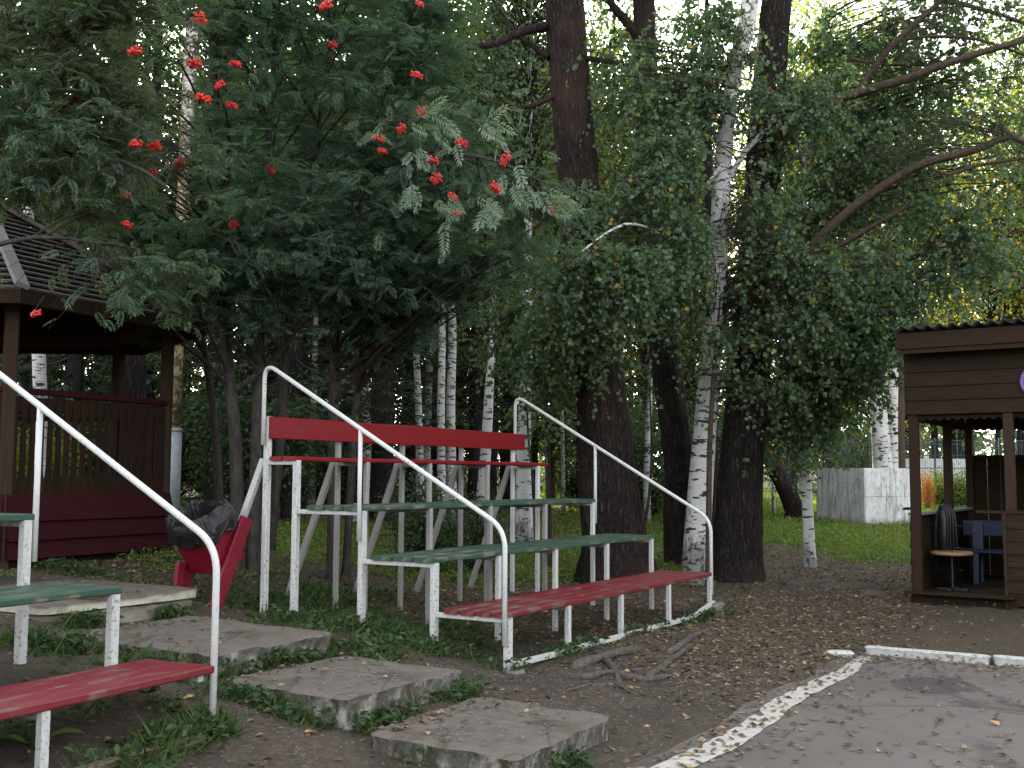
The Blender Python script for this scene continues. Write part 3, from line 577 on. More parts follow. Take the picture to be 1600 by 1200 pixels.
# ================================================================== gazebo at the left
def build_gazebo():
    Lc, Rc = np.array([-5.10, 11.0]), np.array([-4.14, 13.0]); e = Rc - Lc; s = np.linalg.norm(e); n_in = np.array([-e[1], e[0]]) / s
    cen = (Lc + Rc) / 2 + n_in * s * math.sqrt(3) / 2; z0 = .66
    t = thing('gazebo', 'dark hexagonal wooden gazebo with a maroon skirt and lath roof at the left edge', 'gazebo', (cen[0], cen[1], z0))
    a0 = math.atan2(Lc[1] - cen[1], Lc[0] - cen[0]); C6 = [np.array([math.cos(a0 + k * R(60)), math.sin(a0 + k * R(60))]) * s for k in range(6)]  # 0 = left near, 1 = right
    zf, zr, ze, za = .72, 1.80, 2.84, 4.18
    for k in range(6):
        a, b = C6[k], C6[(k + 1) % 6]; f = lambda q, z: (q[0], q[1], z); out = nz((a + b) / 2); u = nz(b - a); a3 = lambda q, z, o=0.0: (q[0] + out[0] * o, q[1] + out[1] * o, z)
        link('post', MB().bar(f(a, 0), f(a, ze - .06), .13, .13, (*nz(a), 0)).mesh('post'), M['post_wood'], t)
        if k == 3: continue                                              # way in at the back
        # boarded skirt: three lapped maroon boards
        for j, (z1, z2) in enumerate(((.47, .745), (.275, .50), (.09, .305))):
            aa, bb = a * (1.02 + .0), b * 1.02; o_ = .035 + .004 * j
            brd = MB().add([a3(aa, z1, o_ + .062), a3(bb, z1, o_ + .062), a3(bb, z2, o_), a3(aa, z2, o_), a3(aa, z1, o_ - .004), a3(bb, z1, o_ - .004), a3(bb, z2, o_ - .02), a3(aa, z2, o_ - .02)],
                           Q=[(0, 1, 2, 3), (4, 7, 6, 5), (0, 4, 5, 1), (3, 2, 6, 7), (0, 3, 7, 4), (1, 5, 6, 2)])
            link('skirt_board', brd.mesh('skirt_board'), M['maroon'], t)
        link('plinth', MB().bar(a3(a * .97, .02), a3(b * .97, .02), .08, .28).mesh('plinth'), M['dark_wood'], t)
        # rail bowed a little, in short bars
        link('top_rail', MB().bar(a3(a, zr, .02), a3(b, zr, .02), .11, .06).mesh('top_rail'), M['maroon'], t)
        link('lower_rail', MB().bar(a3(a, zf + .06), a3(b, zf + .06), .05, .07).mesh('lower_rail'), M['baluster'], t)
        link('upper_rail', MB().bar(a3(a, zr - .10), a3(b, zr - .10), .05, .07).mesh('upper_rail'), M['baluster'], t)
        if k in (0, 1, 5):
            nb = 20; w = s / nb; h = zr - .06 - zf - .02
            prof = [(.47, 0), (.47, .12), (.38, .17), (.27, .25), (.25, .32), (.26, .45), (.26, .60), (.23, .72), (.26, .80), (.40, .88), (.47, .92), (.47, 1.0)]
            out_ = [(x * w, z * h) for x, z in prof]; nP = len(out_); Vb = []
            for y in (-.011, .011):
                Vb += [(-x, y, z) for x, z in out_] + [(x, y, z) for x, z in out_]
            m2 = 2 * nP; Qb = []
            for i in range(nP - 1):
                Qb += [(i, nP + i, nP + i + 1, i + 1), (m2 + i + 1, m2 + nP + i + 1, m2 + nP + i, m2 + i), (i, i + 1, m2 + i + 1, m2 + i), (nP + i + 1, nP + i, m2 + nP + i, m2 + nP + i + 1)]
            me = new_mesh('baluster', Vb, Q=Qb)
            for j in range(nb):
                q = a + (b - a) * (j + .5) / nb; ob = link('baluster', me, M['baluster'], t, (q[0] + out[0] * .036, q[1] + out[1] * .036, zf + .02)); ob.rotation_euler = (0, 0, math.atan2(u[1], u[0]))
        link('eave_beam', MB().bar(a3(a, ze - .07), a3(b, ze - .07), .10, .16).mesh('eave_beam'), M['post_wood'], t)
    ov = 1.20
    for k in range(6):                                                    # roof: lapped laths facet by facet, hip boards, eave boards, lining
        a, b = C6[k] * ov, C6[(k + 1) % 6] * ov; zb = ze - .10; ap = np.array([0, 0, za]); A3, B3 = np.array([*a, zb]), np.array([*b, zb])
        nrm = nz(np.cross(B3 - A3, ap - A3)); rows = 17
        for j in range(rows):
            t0, t1 = j / rows * .97, (j + .78) / rows * .97; P = [A3 + (ap - A3) * t0, B3 + (ap - B3) * t0, B3 + (ap - B3) * t1, A3 + (ap - A3) * t1]
            up = [P[0] + nrm * .055, P[1] + nrm * .055, P[2] + nrm * .028, P[3] + nrm * .028]; dn = [x - nrm * .022 for x in up]
            link('roof_lath', MB().add(up + dn, Q=[(0, 1, 2, 3), (4, 7, 6, 5), (0, 4, 5, 1), (2, 6, 7, 3), (0, 3, 7, 4), (1, 5, 6, 2)]).mesh('roof_lath'), M['lath'], t)
        link('roof_lining', MB().add([A3, B3, ap, A3 - [0, 0, .03], B3 - [0, 0, .03], ap - [0, 0, .03]], T=[(0, 1, 2), (3, 5, 4)], Q=[(0, 3, 4, 1)]).mesh('roof_lining'), M['dark_wood'], t)
        link('eave_board', MB().bar(A3 + [0, 0, -.04], B3 + [0, 0, -.04], .03, .15).mesh('eave_board'), M['dark_wood'], t)
        hp = link('hip_board', MB().bar(A3 + nz(np.array([*a, 0])) * .03 + [0, 0, .06], ap + [0, 0, .08], .14, .05, nrm).mesh('hip_board'), M['grey_wood'] if k == 0 else M['lath'], t)
        if k == 0: hp['label'] = 'silver grey hip board at the near left corner of the roof'
    link('finial', MB().tube([(0, 0, za), (0, 0, za + .18), (0, 0, za + .3)], [.10, .07, .01], 8).mesh('finial'), M['lath'], t)
    pl = [(*q * 1.0, zf - .03) for q in C6] + [(*q, zf + .01) for q in C6]
    link('floor', MB().add(pl, Q=[(6, 7, 8, 9), (6, 9, 10, 11), (0, 3, 2, 1), (0, 5, 4, 3)] + [(i, (i + 1) % 6, 6 + (i + 1) % 6, 6 + i) for i in range(6)]).mesh('floor'), M['dark_wood'], t)
build_gazebo()

# ================================================================== open shelter at the right
def build_shelter():
    p = at(1427, 941, 14.45); a = R(56.0) - R(90); t = thing('shelter', 'dark boarded open shelter with a corrugated roof at the right edge, above the kerb', 'shelter', (p[0], p[1], gz1(p[0], p[1]) - .02), a)
    W, D = 4.4, 3.6; zs = .14                  # local x to the right along the front, y to the back; floor height
    def brd(name, a_, b_, w, h, m, ref=(0, 0, 1)): return link(name, MB().bar(a_, b_, w, h, ref, .08).mesh(name), m, t)
    brd('plinth_board', (-.02, 0, .03), (1.24, 0, .03), .05, .20, M['dark_wood']); brd('threshold', (-.07, -.08, .165), (1.26, -.08, .165), .24, .035, M['dark_wood'])
    link('floor', MB().box((W / 2, D / 2, .12), (W - .06, D - .06, .04)).mesh('floor'), M['dark_wood'], t)
    # front: door 0..1.14, then a boarded half wall to the right
    xd = 1.16; zt = 2.48; zb = 1.20
    for x, w in ((.06, .12), (xd + .06, .12), (2.75, .12), (W - .06, .12)):
        brd('post', (x, .02, .0), (x + (-.0), .02, zt + .02), w, .11, M['brown_wood'] if x < .1 else M['post_wood'], (0, 1, 0))
    for j in range(7):
        z = .06 + j * .16
        m = MB().add([(xd, -.052, z), (W, -.052, z), (W, -.034, z + .172), (xd, -.034, z + .172), (xd, -.028, z), (W, -.028, z), (W, -.012, z + .172), (xd, -.012, z + .172)], Q=[(0, 1, 2, 3), (4, 7, 6, 5), (0, 4, 5, 1), (3, 2, 6, 7), (0, 3, 7, 4), (1, 5, 6, 2)])
        link('siding_board', m.mesh('siding_board'), M['dark_wood'], t)
    brd('corner_strip', (xd - .015, -.045, .02), (xd - .015, -.045, zb), .03, .05, M['post_wood'], (0, 1, 0))
    brd('sill', (xd - .35, .05, zb + .02), (W, .05, zb + .02), .22, .035, M['brown_wood'])
    # frieze above the openings: lapped boards, then fascia
    for j in range(5):
        z = zt + .0 + j * .185
        m = MB().add([(-.03, -.062, z), (W, -.062, z), (W, -.042, z + .20), (-.03, -.042, z + .20), (-.03, -.034, z), (W, -.034, z), (W, -.018, z + .20), (-.03, -.018, z + .20)], Q=[(0, 1, 2, 3), (4, 7, 6, 5), (0, 4, 5, 1), (3, 2, 6, 7), (0, 3, 7, 4), (1, 5, 6, 2)])
        link('frieze_board', m.mesh('frieze_board'), M['dark_wood'], t)
    ztop = zt + 5 * .185
    brd('fascia_board', (-.04, -.30, ztop + .03), (W + .2, -.30, ztop + .03), .03, .21, M['brown_wood']); brd('fascia_board', (-.02, -.275, ztop - .10), (W + .2, -.275, ztop - .10), .03, .08, M['brown_wood'])
    brd('soffit_board', (-.02, -.17, ztop - .03), (W + .2, -.17, ztop - .03), .20, .025, M['dark_wood'])
    brd('side_fascia', (-.035, -.28, ztop + .05), (-.035, D + .25, ztop - .08), .03, .2, M['brown_wood'])
    # scalloped trim under the frieze (front and left side)
    def scallop(n, L):
        V = []; Q = []
        for i in range(n * 6 + 1):
            f = (i % 6) / 6; d = .045 + .035 * math.sin(math.pi * f); x = L * i / (n * 6); V += [(x, 0, 0), (x, 0, -d), (x, .015, 0), (x, .015, -d)]
        for i in range(n * 6): k = 4 * i; Q += [(k, k + 1, k + 5, k + 4), (k + 2, k + 6, k + 7, k + 3), (k + 1, k + 3, k + 7, k + 5)]
        return new_mesh('scalloped_trim', V, Q=Q)
    link('scalloped_trim', scallop(40, W), M['dark_wood'], t, (0, .03, zt + .0)); o = link('scalloped_trim', scallop(32, D), M['dark_wood'], t, (.02, .04, zt + .0)); o.rotation_euler = (0, 0, R(90))
    o = link('scalloped_trim', scallop(40, W), M['dark_wood'], t, (0, D - .03, zt + .0))
    # left wall: low boarding, two posts, openings; its top plate
    for y in (2.0, D - .06): brd('post', (.05, y, 0), (.05, y, zt + .02), .11, .11 if y < 3 else .16, M['post_wood'], (0, 1, 0))
    for j in range(5):
        z = .06 + j * .22
        m = MB().add([(-.025, 0, z), (-.025, D, z), (-.008, D, z + .23), (-.008, 0, z + .23), (.0, 0, z), (.0, D, z), (.016, D, z + .23), (.016, 0, z + .23)], Q=[(0, 3, 2, 1), (4, 5, 6, 7), (0, 1, 5, 4), (3, 7, 6, 2), (0, 4, 7, 3), (1, 2, 6, 5)])
        link('siding_board', m.mesh('siding_board'), M['dark_wood'], t)
    brd('sill', (.03, .0, 1.17), (.03, D, 1.17), .14, .035, M['grey_wood']); brd('sill_end', (-.06, -.06, 1.24), (-.06, .12, 1.24), .05, .035, M['dark_wood'])
    for j in range(4):
        z = zt + j * .22
        link('side_frieze_board', MB().bar((-.02, 0, z + .11), (-.02, D, z + .11), .025, .225).mesh('side_frieze_board'), M['dark_wood'], t)
    # back wall: vertical boards to 2.05 with an open strip above
    for j in range(22):
        x = .1 + (j + .5) * .195; brd('back_board', (x, D - .02 + .004 * (j % 2), .02), (x, D - .02 + .004 * (j % 2), 1.98 + .0), .19, .022, M['dark_wood'], (0, 1, 0))
    brd('back_rail', (0, D - .05, 1.99), (W, D - .05, 1.99), .06, .05, M['post_wood'])
    for x in (1.35, 2.7, 4.3): brd('post', (x, D - .06, 1.9), (x, D - .06, zt + .2), .10, .10, M['post_wood'], (0, 1, 0))
    brd('back_frieze', (0, D - .02, zt + .35), (W, D - .02, zt + .35), .03, .72, M['dark_wood'])
    brd('side_frieze', (W, 0, 1.6), (W, D, 1.6), .03, 3.1, M['dark_wood'])
    # corrugated roof sheet, sloping to the back
    n = 160; xs = np.linspace(-.10, W + .3, n); V = []
    for y, z in ((-.40, ztop + .20), (D + .35, ztop + .02)):
        for dz in (0, -.012): V.append(np.c_[xs, np.full(n, y), z + .026 * np.sin(xs * 2 * math.pi / .155) + dz])
    V = np.concatenate(V); I = np.arange(4 * n).reshape(4, n); f = lambda A, B: np.stack([A[:-1], A[1:], B[1:], B[:-1]], -1)
    link('corrugated_roof', new_mesh('corrugated_roof', V, Q=np.concatenate([f(I[0], I[2]), f(I[3], I[1]), f(I[1], I[0]), f(I[2], I[3])]), smooth=True), M['sheet'], t)
    for x in np.linspace(0, W, 6): link('rafter', MB().bar((x, -.25, ztop + .11), (x, D + .2, ztop - .06), .06, .10).mesh('rafter'), M['dark_wood'], t)
    # purple letter on the frieze, cut by the picture edge
    lx, lz = 1.40, zt + .19
    P = [(.30, .62), (.12, .58), (.03, .46), (.0, .28), (.03, .13), (.13, .04), (.27, .03), (.36, .10), (.37, .22), (.30, .31), (.18, .31), (.06, .27)]
    Pc = [(lx + x * .88, -.072, lz + z * .62) for x, z in P]; Pc = bend(Pc, .06, 3)
    mb = MB(); 
    for i in range(len(Pc) - 1): 
        if np.linalg.norm(np.array(Pc[i + 1]) - np.array(Pc[i])) > 1e-4: mb.tube([Pc[i], Pc[i + 1]], .026, 8)
    o = link('painted_letter', mb.mesh('painted_letter', True), M['purple'], t); o['label'] = 'purple rounded letter on the upper boards'
    for (x, z, sc) in ((1.62, 1.72, .16), (2.0, 1.7, .15)):
        P = [(x + sc * q[0], D - .040, z + sc * q[1]) for q in ((0, .9), (.5, 1), (.35, .5), (.55, .2), (.1, 0), (.0, .3), (.7, .4), (.9, 1), (1.3, .9), (1.1, .5), (1.4, .1), (.9, 0))]
        link('chalk_scrawl', MB().tube(P, .006, 4).mesh('chalk_scrawl'), M['scrawl'], t)
    # things inside, standing on the floor
    def world(x, y, z): return (t.location.x + x * math.cos(a) - y * math.sin(a), t.location.y + x * math.sin(a) + y * math.cos(a), t.location.z + z)
    b = thing('bench', 'dark blue wooden bench with a backrest inside the shelter', 'bench', world(1.0, 2.1, zs), a + R(6))
    for j in range(2): link('seat_board', MB().bar((-.8, -.10 + j * .2, .46), (1.25, -.10 + j * .2, .46), .18, .04).mesh('seat_board'), M['blue'], b)
    for j, z in enumerate((.78,)): link('backrest_board', MB().bar((-.8, .29, z), (1.25, .29, z), .03, .22).mesh('backrest_board'), M['blue'], b)
    for x in (-.6, .25, 1.0):
        link('back_upright', MB().bar((x, .16, .0), (x, .268, .86), .15, .04, (0, 1, 0)).mesh('back_upright'), M['blue'], b)
        link('leg', MB().prism([(-.21, 0), (.21, 0), (.15, .44), (-.15, .44)], .07, rot_z(R(90)), (x, 0, 0)).mesh('leg'), M['blue'], b)
    tb = thing('round_table', 'small round table with a worn wooden top in the shelter doorway', 'table', world(.34, .72, zs), a)
    A = np.linspace(0, 2 * math.pi, 28, endpoint=False); V = np.concatenate([np.c_[np.cos(A) * r, np.sin(A) * r, np.full(28, z)] for r, z in ((.25, .47), (.275, .485), (.275, .505), (.255, .52))]); I = np.arange(112).reshape(4, 28)
    Q = np.concatenate([np.stack([I[k], np.roll(I[k], -1), np.roll(I[k + 1], -1), I[k + 1]], -1) for k in range(3)]); V = np.r_[V, [[0, 0, .47], [0, 0, .52]]]
    Tt = [(112, (k + 1) % 28, k) for k in range(28)] + [(113, 84 + k, 84 + (k + 1) % 28) for k in range(28)]
    link('table_top', new_mesh('table_top', V, Tt, Q), M['table_top'], tb)
    link('stem', MB().tube([(0, 0, .02), (0, 0, .475)], .022, 8).mesh('stem'), M['black_metal'], tb); link('foot_plate', MB().bar((-.2, 0, .015), (.2, 0, .015), .05, .03).mesh('foot_plate'), M['black_metal'], tb); link('foot_plate', MB().bar((0, -.2, .02), (0, .2, .02), .05, .03).mesh('foot_plate'), M['black_metal'], tb)
    st = thing('folded_stand', 'tall black folded metal stand with a rounded top beside the blue bench', 'folded stand', world(.20, .98, zs), a - .2)
    for k in range(4):
        x = -.12 + .08 * k; P = bend([(x * .8 - .03, .04 * k - .06, 0), (x * .75, .04 * k - .06, .95), (x * .2, .04 * k - .06, 1.16), (x * .2 + .1, .04 * k - .06, 1.02), (x * .6 + .1, .04 * k - .06, 0)], .08, 5)
        link('bent_rod', MB().tube(P, .016, 8).mesh('bent_rod', True), M['black_metal'], st)
    for z in (.25, .55, .85): link('cross_bar', MB().tube([(-.14, -.06, z), (.22, .06, z)], .012, 6).mesh('cross_bar', True), M['black_metal'], st)
    link('cover', MB().tube([(.0, 0, 0.30), (.0, 0, .75), (.0, 0, 1.0), (.0, 0, 1.10), (0, 0, 1.15)], [.07, .085, .08, .055, .01], 14).mesh('cover', True), M['black_metal'], st)
build_shelter()

# ================================================================== concrete block, fence, wall, pole, urn
def build_block():
    a, b, c = at(1277, 806, 30.0), at(1352, 808, 28.6), at(1430, 805, 29.3); z0 = gz1(b[0], b[1]) - .05; h = (at(1352, 731, 28.6)[2] - z0)
    u, w = nz((a - b)[:2]), nz((c - b)[:2]); La, Lc = np.linalg.norm((a - b)[:2]), np.linalg.norm((c - b)[:2])
    t = thing('concrete_block', 'pale stained concrete enclosure standing on the grass behind the slender birch', 'concrete block', (b[0], b[1], z0))
    rng = np.random.default_rng(4)
    def panel(d, n, s0, s1, z1, z2):
        p = [d * s0, d * s1]; o_ = n * rng.uniform(0, .02); k = .004
        V = [(*(q + o_ + n * f), z) for f in (0, -.14) for q, z in ((p[0] + d * k, z1 + k), (p[1] - d * k, z1 + k), (p[1] - d * k, z2 - k), (p[0] + d * k, z2 - k))]
        link('concrete_panel', MB().add(V, Q=[(0, 1, 2, 3), (4, 7, 6, 5), (0, 4, 5, 1), (3, 2, 6, 7), (0, 3, 7, 4), (1, 5, 6, 2)]).mesh('concrete_panel'), M['block'], t)
    na = np.array([u[1], -u[0]]); na = na if na @ w < 0 else -na; nc = np.array([w[1], -w[0]]); nc = nc if nc @ u < 0 else -nc
    for s0, s1 in ((0, .36 * La), (.36 * La, La)):
        panel(u, na, s0, s1, 0, h * .52); panel(u, na, s0, s1, h * .52, h)
    for s0, s1 in ((0, .42 * Lc), (.42 * Lc, Lc)):
        panel(w, nc, s0, s1, 0, h * .52); panel(w, nc, s0, s1, h * .52, h)
    q = [np.zeros(2) - na * .02 - nc * .02, u * La, u * La + w * Lc, w * Lc]; q = [q[0] + u * .05 + w * .05, u * La * .99 + w * .05, u * La * .99 + w * Lc * .99, u * .05 + w * Lc * .99]
    V = [(*x, z) for z in (0, h - .03) for x in q]; link('fill', MB().add(V, Q=[(4, 5, 6, 7), (0, 1, 5, 4), (1, 2, 6, 5), (2, 3, 7, 6), (3, 0, 4, 7)]).mesh('fill'), M['block'], t)
build_block()
def build_fence():
    x0, x1, y = 6.5, 40.0, 43.0; t = thing('wire_fence', 'dark welded wire fence with thin posts at the back of the grass', 'fence', (x0, y, gz1(15, y)))
    n = 14
    for k in range(n): 
        x = k * 2.55; link('post', MB().bar((x, 0, -.2), (x, 0, 2.25), .06, .06, (0, 1, 0)).mesh('post'), M['fence'], t)
    mb = MB()
    for z in (.1, .55, 1.05, 1.55, 2.0, 2.15): mb.bar((0, -.03, z), ((n - 1) * 2.55, -.03, z), .02, .03)
    for k in range(0, 440): mb.box((k * .0755, -.045, 1.08), (.010, .010, 2.1))
    o = link('wire_mesh', mb.mesh('wire_mesh'), M['fence'], t); o['kind'] = 'stuff'
    w = thing('boundary_wall', 'low white wall far behind the wire fence, seen past the shelter posts', 'wall', (14.5, 49, gz1(16, 49) - .2), R(-3))
    for k in range(12): link('wall_panel', MB().box((k * 2.04 + 1, 0, .75), (2.0, .14, 1.5)).mesh('wall_panel'), M['white_wall'], w)
    for k in range(13): link('wall_post', MB().box((k * 2.04 - .02, 0, .85), (.16, .2, 1.7)).mesh('wall_post'), M['white_wall'], w)
build_fence()
def build_pole():
    p = at(267, 795, 19.5); z0 = gz1(p[0], p[1]); t = thing('lamp_pole', 'peeling cream pole with a grey lower sleeve behind the gazebo corner', 'pole', (p[0], p[1], z0 - .1))
    sc = 19.5 / CAM_F
    link('sleeve', MB().tube([(0, 0, 0), (0, 0, 1.6)], .155, 16).mesh('sleeve', True), M['galv'], t)
    link('pole_shaft', MB().tube([(0, 0, 1.55), (.02, 0, 4.0), (.06, 0, 6.2)], [.125, .120, .115], 14).mesh('pole_shaft', True), M['pole'], t)
    o = link('upper_shaft', MB().tube([(.06, 0, 6.19), (.11, 0, 9.15)], [.125, .115], 14).mesh('upper_shaft', True), M['pole_white'], t)
    link('sleeve_band', MB().tube([(0, 0, 1.57), (0, 0, 1.63)], .165, 16).mesh('sleeve_band', True), M['galv'], t)
    link('lamp_arm', MB().tube([(.11, 0, 9.05), (-.02, -.1, 9.22), (-.16, -.25, 9.22)], .03, 8).mesh('lamp_arm', True), M['black_metal'], t)
    link('lamp_shade', MB().tube([(-.2, -.3, 9.10), (-.2, -.3, 9.16), (-.2, -.3, 9.24)], [.26, .22, .05], 14).mesh('lamp_shade', True), M['black_metal'], t)
build_pole()
p = at(556, 778, 22.5); t = thing('urn', 'small pale urn on the grass seen through the bleacher posts', 'urn', (p[0], p[1], gz1(p[0], p[1]) - .02))
link('bowl', MB().tube([(0, 0, .12), (0, 0, .16), (0, 0, .34), (0, 0, .44)], [.07, .12, .13, .10], 14).mesh('bowl', True), M['white'], t); link('foot', MB().tube([(0, 0, 0), (0, 0, .12)], [.12, .07], 12).mesh('foot', True), M['white'], t)
# ================================================================== TREES
def gbump(x, y): return ((fbm(x * 1.3, y * 1.3, 0, 3) - .47) * .10 + (fbm(x * 6, y * 6, 0, 5, 3) - .43) * .045) * np.clip((y - 2) / 4, 0, 1)
def on_ground(px, py, y0=4.0, y1=70.0):
    ys = np.r_[np.arange(y0, 25, .1), np.arange(25, y1, .4)]; P = np.array([at(px, py, y) for y in ys]); d = P[:, 2] - gz(P[:, 0], P[:, 1])
    i = np.argmax(d < 0) if (d < 0).any() else len(ys) - 1
    return P[i]
def tubes(P, Rr, n=4):                    # many tubes at once: P (M, k, 3), Rr (M, k)
    m, k, _ = P.shape; T = nz(np.gradient(P, axis=1)); ref = np.array([.31, .17, .94]) + np.zeros((m, 1, 3)); a = nz(np.cross(T, ref)); b = np.cross(T, a)
    A = np.linspace(0, 2 * math.pi, n, endpoint=False)
    V = P[:, :, None] + Rr[:, :, None, None] * (np.cos(A)[None, None, :, None] * a[:, :, None] + np.sin(A)[None, None, :, None] * b[:, :, None])
    I = np.arange(m * k * n).reshape(m, k, n); J = np.roll(I, -1, 2)
    Q = np.stack([I[:, :-1], J[:, :-1], J[:, 1:], I[:, 1:]], -1).reshape(-1, 4); return V.reshape(-1, 3), Q
def resample(P, n):
    P = np.array(P, float); s = np.r_[0, np.cumsum(np.linalg.norm(np.diff(P, axis=0), axis=1))]; q = np.linspace(0, s[-1], n)
    # smooth interpolation: Catmull-Rom through the points
    out = []
    for t in q:
        i = min(np.searchsorted(s, t, 'right') - 1, len(P) - 2); f = (t - s[i]) / (s[i + 1] - s[i] + 1e-9)
        p0, p1, p2, p3 = P[max(i - 1, 0)], P[i], P[i + 1], P[min(i + 2, len(P) - 1)]
        out.append(.5 * (2 * p1 + (p2 - p0) * f + (2 * p0 - 5 * p1 + 4 * p2 - p3) * f * f + (3 * p1 - p0 - 3 * p2 + p3) * f ** 3))
    return np.array(out)
def trunk_mesh(name, P, r, sides=12, step=.3, rough=0.0, flare=0.0, seed=0, furrow=9):
    P = np.array(P, float); L = np.linalg.norm(np.diff(P, axis=0), axis=1).sum(); n = max(4, int(L / step)); C = resample(P, n)
    s = np.linspace(0, 1, n); sr = np.r_[0, np.cumsum(np.linalg.norm(np.diff(P, axis=0), axis=1))]; rr = np.interp(s * sr[-1], sr, r)
    T = nz(np.gradient(C, axis=0)); a = nz(np.cross(T, np.array([0, 1., .05]))); b = np.cross(T, a); A = np.linspace(0, 2 * math.pi, sides, endpoint=False)
    h = (s * L)[:, None]
    f = 1 + rough * (fbm(np.cos(A)[None] * furrow * .5 + h * 0, np.sin(A)[None] * furrow * .5 + h * 0, h * 1.3, seed, 3) - .45) * 2
    f = f + flare * np.exp(-h / .28) * (.55 + .75 * fbm(np.cos(A)[None] * 1.6 + h * 0, np.sin(A)[None] * 1.6, 0, seed + 4, 2))
    V = C[:, None] + (rr[:, None] * f)[:, :, None] * (np.cos(A)[None, :, None] * a[:, None] + np.sin(A)[None, :, None] * b[:, None])
    I = np.arange(n * sides).reshape(n, sides); J = np.roll(I, -1, 1); Q = np.stack([I[:-1], J[:-1], J[1:], I[1:]], -1).reshape(-1, 4)
    V = np.r_[V.reshape(-1, 3), C[-1:]]; t = [(n * sides, I[-1, k], I[-1, (k + 1) % sides]) for k in range(sides)]
    return new_mesh(name, V, t, Q, True)
# leaf templates: x across, y along, z up
BIRCH_T = (np.array([(0, 0, 0), (.44, .40, .09), (0, 1, -.08), (-.44, .40, .09)]), np.array([(0, 1, 2), (0, 2, 3)]))
def _tuft():
    r = np.random.default_rng(3); V = []; T = []
    for i in range(7):
        d = nz(np.array([r.normal(0, .55), 1, r.normal(0, .55)])); x = nz(np.cross(d, r.normal(size=3))); k = len(V); V += [x * .03, -x * .03, d * r.uniform(.7, 1)]; T.append((k, k + 1, k + 2))
    return np.array(V), np.array(T)
TUFT_T = _tuft()
def rowan_template(seed):
    r = np.random.default_rng(seed); V = []; T = []
    def leaflet(b, d, L, w, tilt):
        s = np.array([d[1], -d[0], 0]); k = len(V); z = np.array([0, 0, 1.])
        V.extend([b, b + d * L * .45 + s * w + z * tilt, b + d * L - z * .05, b + d * L * .45 - s * w + z * tilt]); T.extend([(k, k + 1, k + 2), (k, k + 2, k + 3)])
    for i, y in enumerate(np.linspace(.2, .88, 6)):
        for sg in (-1, 1):
            an = R(58 - 14 * i / 5 + r.uniform(-6, 6)); d = np.array([sg * math.sin(an), math.cos(an), -.16 + r.uniform(-.1, .05)]); leaflet(np.array([0, y + r.uniform(-.02, .02), -.22 * y * y]), d, .36 * (1 - .12 * abs(i - 2.5) / 2.5), .052, .02)
    leaflet(np.array([0, .95, -.2]), np.array([0, 1., -.2]), .32, .058, .02)
    k = len(V); V.extend([np.array([-.008, 0, 0]), np.array([.008, 0, 0]), np.array([0, .97, -.21])]); T.append((k, k + 1, k + 2))
    return np.array(V), np.array(T)
ROWAN_T = [rowan_template(i) for i in range(4)]
def place(tp, pos, d, nrm, size):         # copies of a leaf template as arrays
    V, T = tp; d = nz(d); x = nz(np.cross(d, nrm)); z = np.cross(x, d); k = len(V)
    P = pos[:, None] + size[:, None, None] * (V[None, :, 0, None] * x[:, None] + V[None, :, 1, None] * d[:, None] + V[None, :, 2, None] * z[:, None])
    F = T[None] + (np.arange(len(pos)) * k)[:, None, None]; return P.reshape(-1, 3), F.reshape(-1, 3)
def rand_dir(rng, n, zb=0.0, zs=1.0): v = rng.normal(size=(n, 3)); v[:, 2] = v[:, 2] * zs + zb; return nz(v)
def tips_in(rng, ells):
    out = []
    for px, py, y, rx, ry, rz, n in ells:
        c = at(px, py, y); q = nz(rng.normal(size=(n, 3))) * (rng.uniform(0, 1, (n, 1)) ** .40); out.append(c + q * np.array([rx, ry, rz]))
    return np.concatenate(out)
def boughs(rng, S, Sr, tips, rise=.55, arch=.12, seg=7, r0=.022):
    # each tip is carried by a curved bough from the nearest fitting point of the stems
    dh = np.linalg.norm(tips[:, None, :2] - S[None, :, :2], axis=-1); cost = np.abs((S[None, :, 2] + rise * dh) - tips[:, None, 2]) + .35 * dh + rng.uniform(0, .5, dh.shape)
    i = cost.argmin(1); A = S[i]; L = np.linalg.norm(tips - A, axis=1)[:, None]
    mid = (A + tips) / 2 + np.array([0, 0, 1.]) * L * arch + rng.normal(size=A.shape) * L * .07; t = np.linspace(0, 1, seg)[None, :, None]
    P = (1 - t) ** 2 * A[:, None] + 2 * t * (1 - t) * mid[:, None] + t * t * tips[:, None]
    P = P + rng.normal(size=P.shape) * .012 * np.linspace(0, 1, seg)[None, :, None]
    rb = np.minimum(r0 * (L / 2.0) ** .8, Sr[i][:, None] * .7 + .002); Rr = rb * (1 - t[:, :, 0] * .82) + .0015; return P, Rr
def twigs(rng, P, per, t0, length, zb, droop, seg=4, spread=.9, zs=1.0):
    m, k, _ = P.shape; n = m * per; i = np.repeat(np.arange(m), per); f = rng.uniform(t0, 1, n) * (k - 1); f[::per] = k - 1.001; j = f.astype(int); w = (f - j)[:, None]
    b = P[i, j] * (1 - w) + P[i, j + 1] * w; T = nz(P[i, j + 1] - P[i, j]); d = nz(T * .7 + rand_dir(rng, n, zb, zs) * spread); L = rng.uniform(*length, n)[:, None]
    s = np.linspace(0, 1, seg)[None, :, None]; Q = b[:, None] + d[:, None] * L[:, None] * s + np.array([0, 0, -1.]) * droop * L[:, None] * s * s
    return Q, np.full((n, seg), .004) * np.linspace(1, .35, seg)
def leaf_sites(rng, Q, per, t0=.25):
    m, k, _ = Q.shape; n = m * per; i = np.repeat(np.arange(m), per); f = rng.uniform(t0, 1, n) * (k - 1.001); j = f.astype(int); w = (f - j)[:, None]
    return Q[i, j] * (1 - w) + Q[i, j + 1] * w, nz(Q[i, j + 1] - Q[i, j])
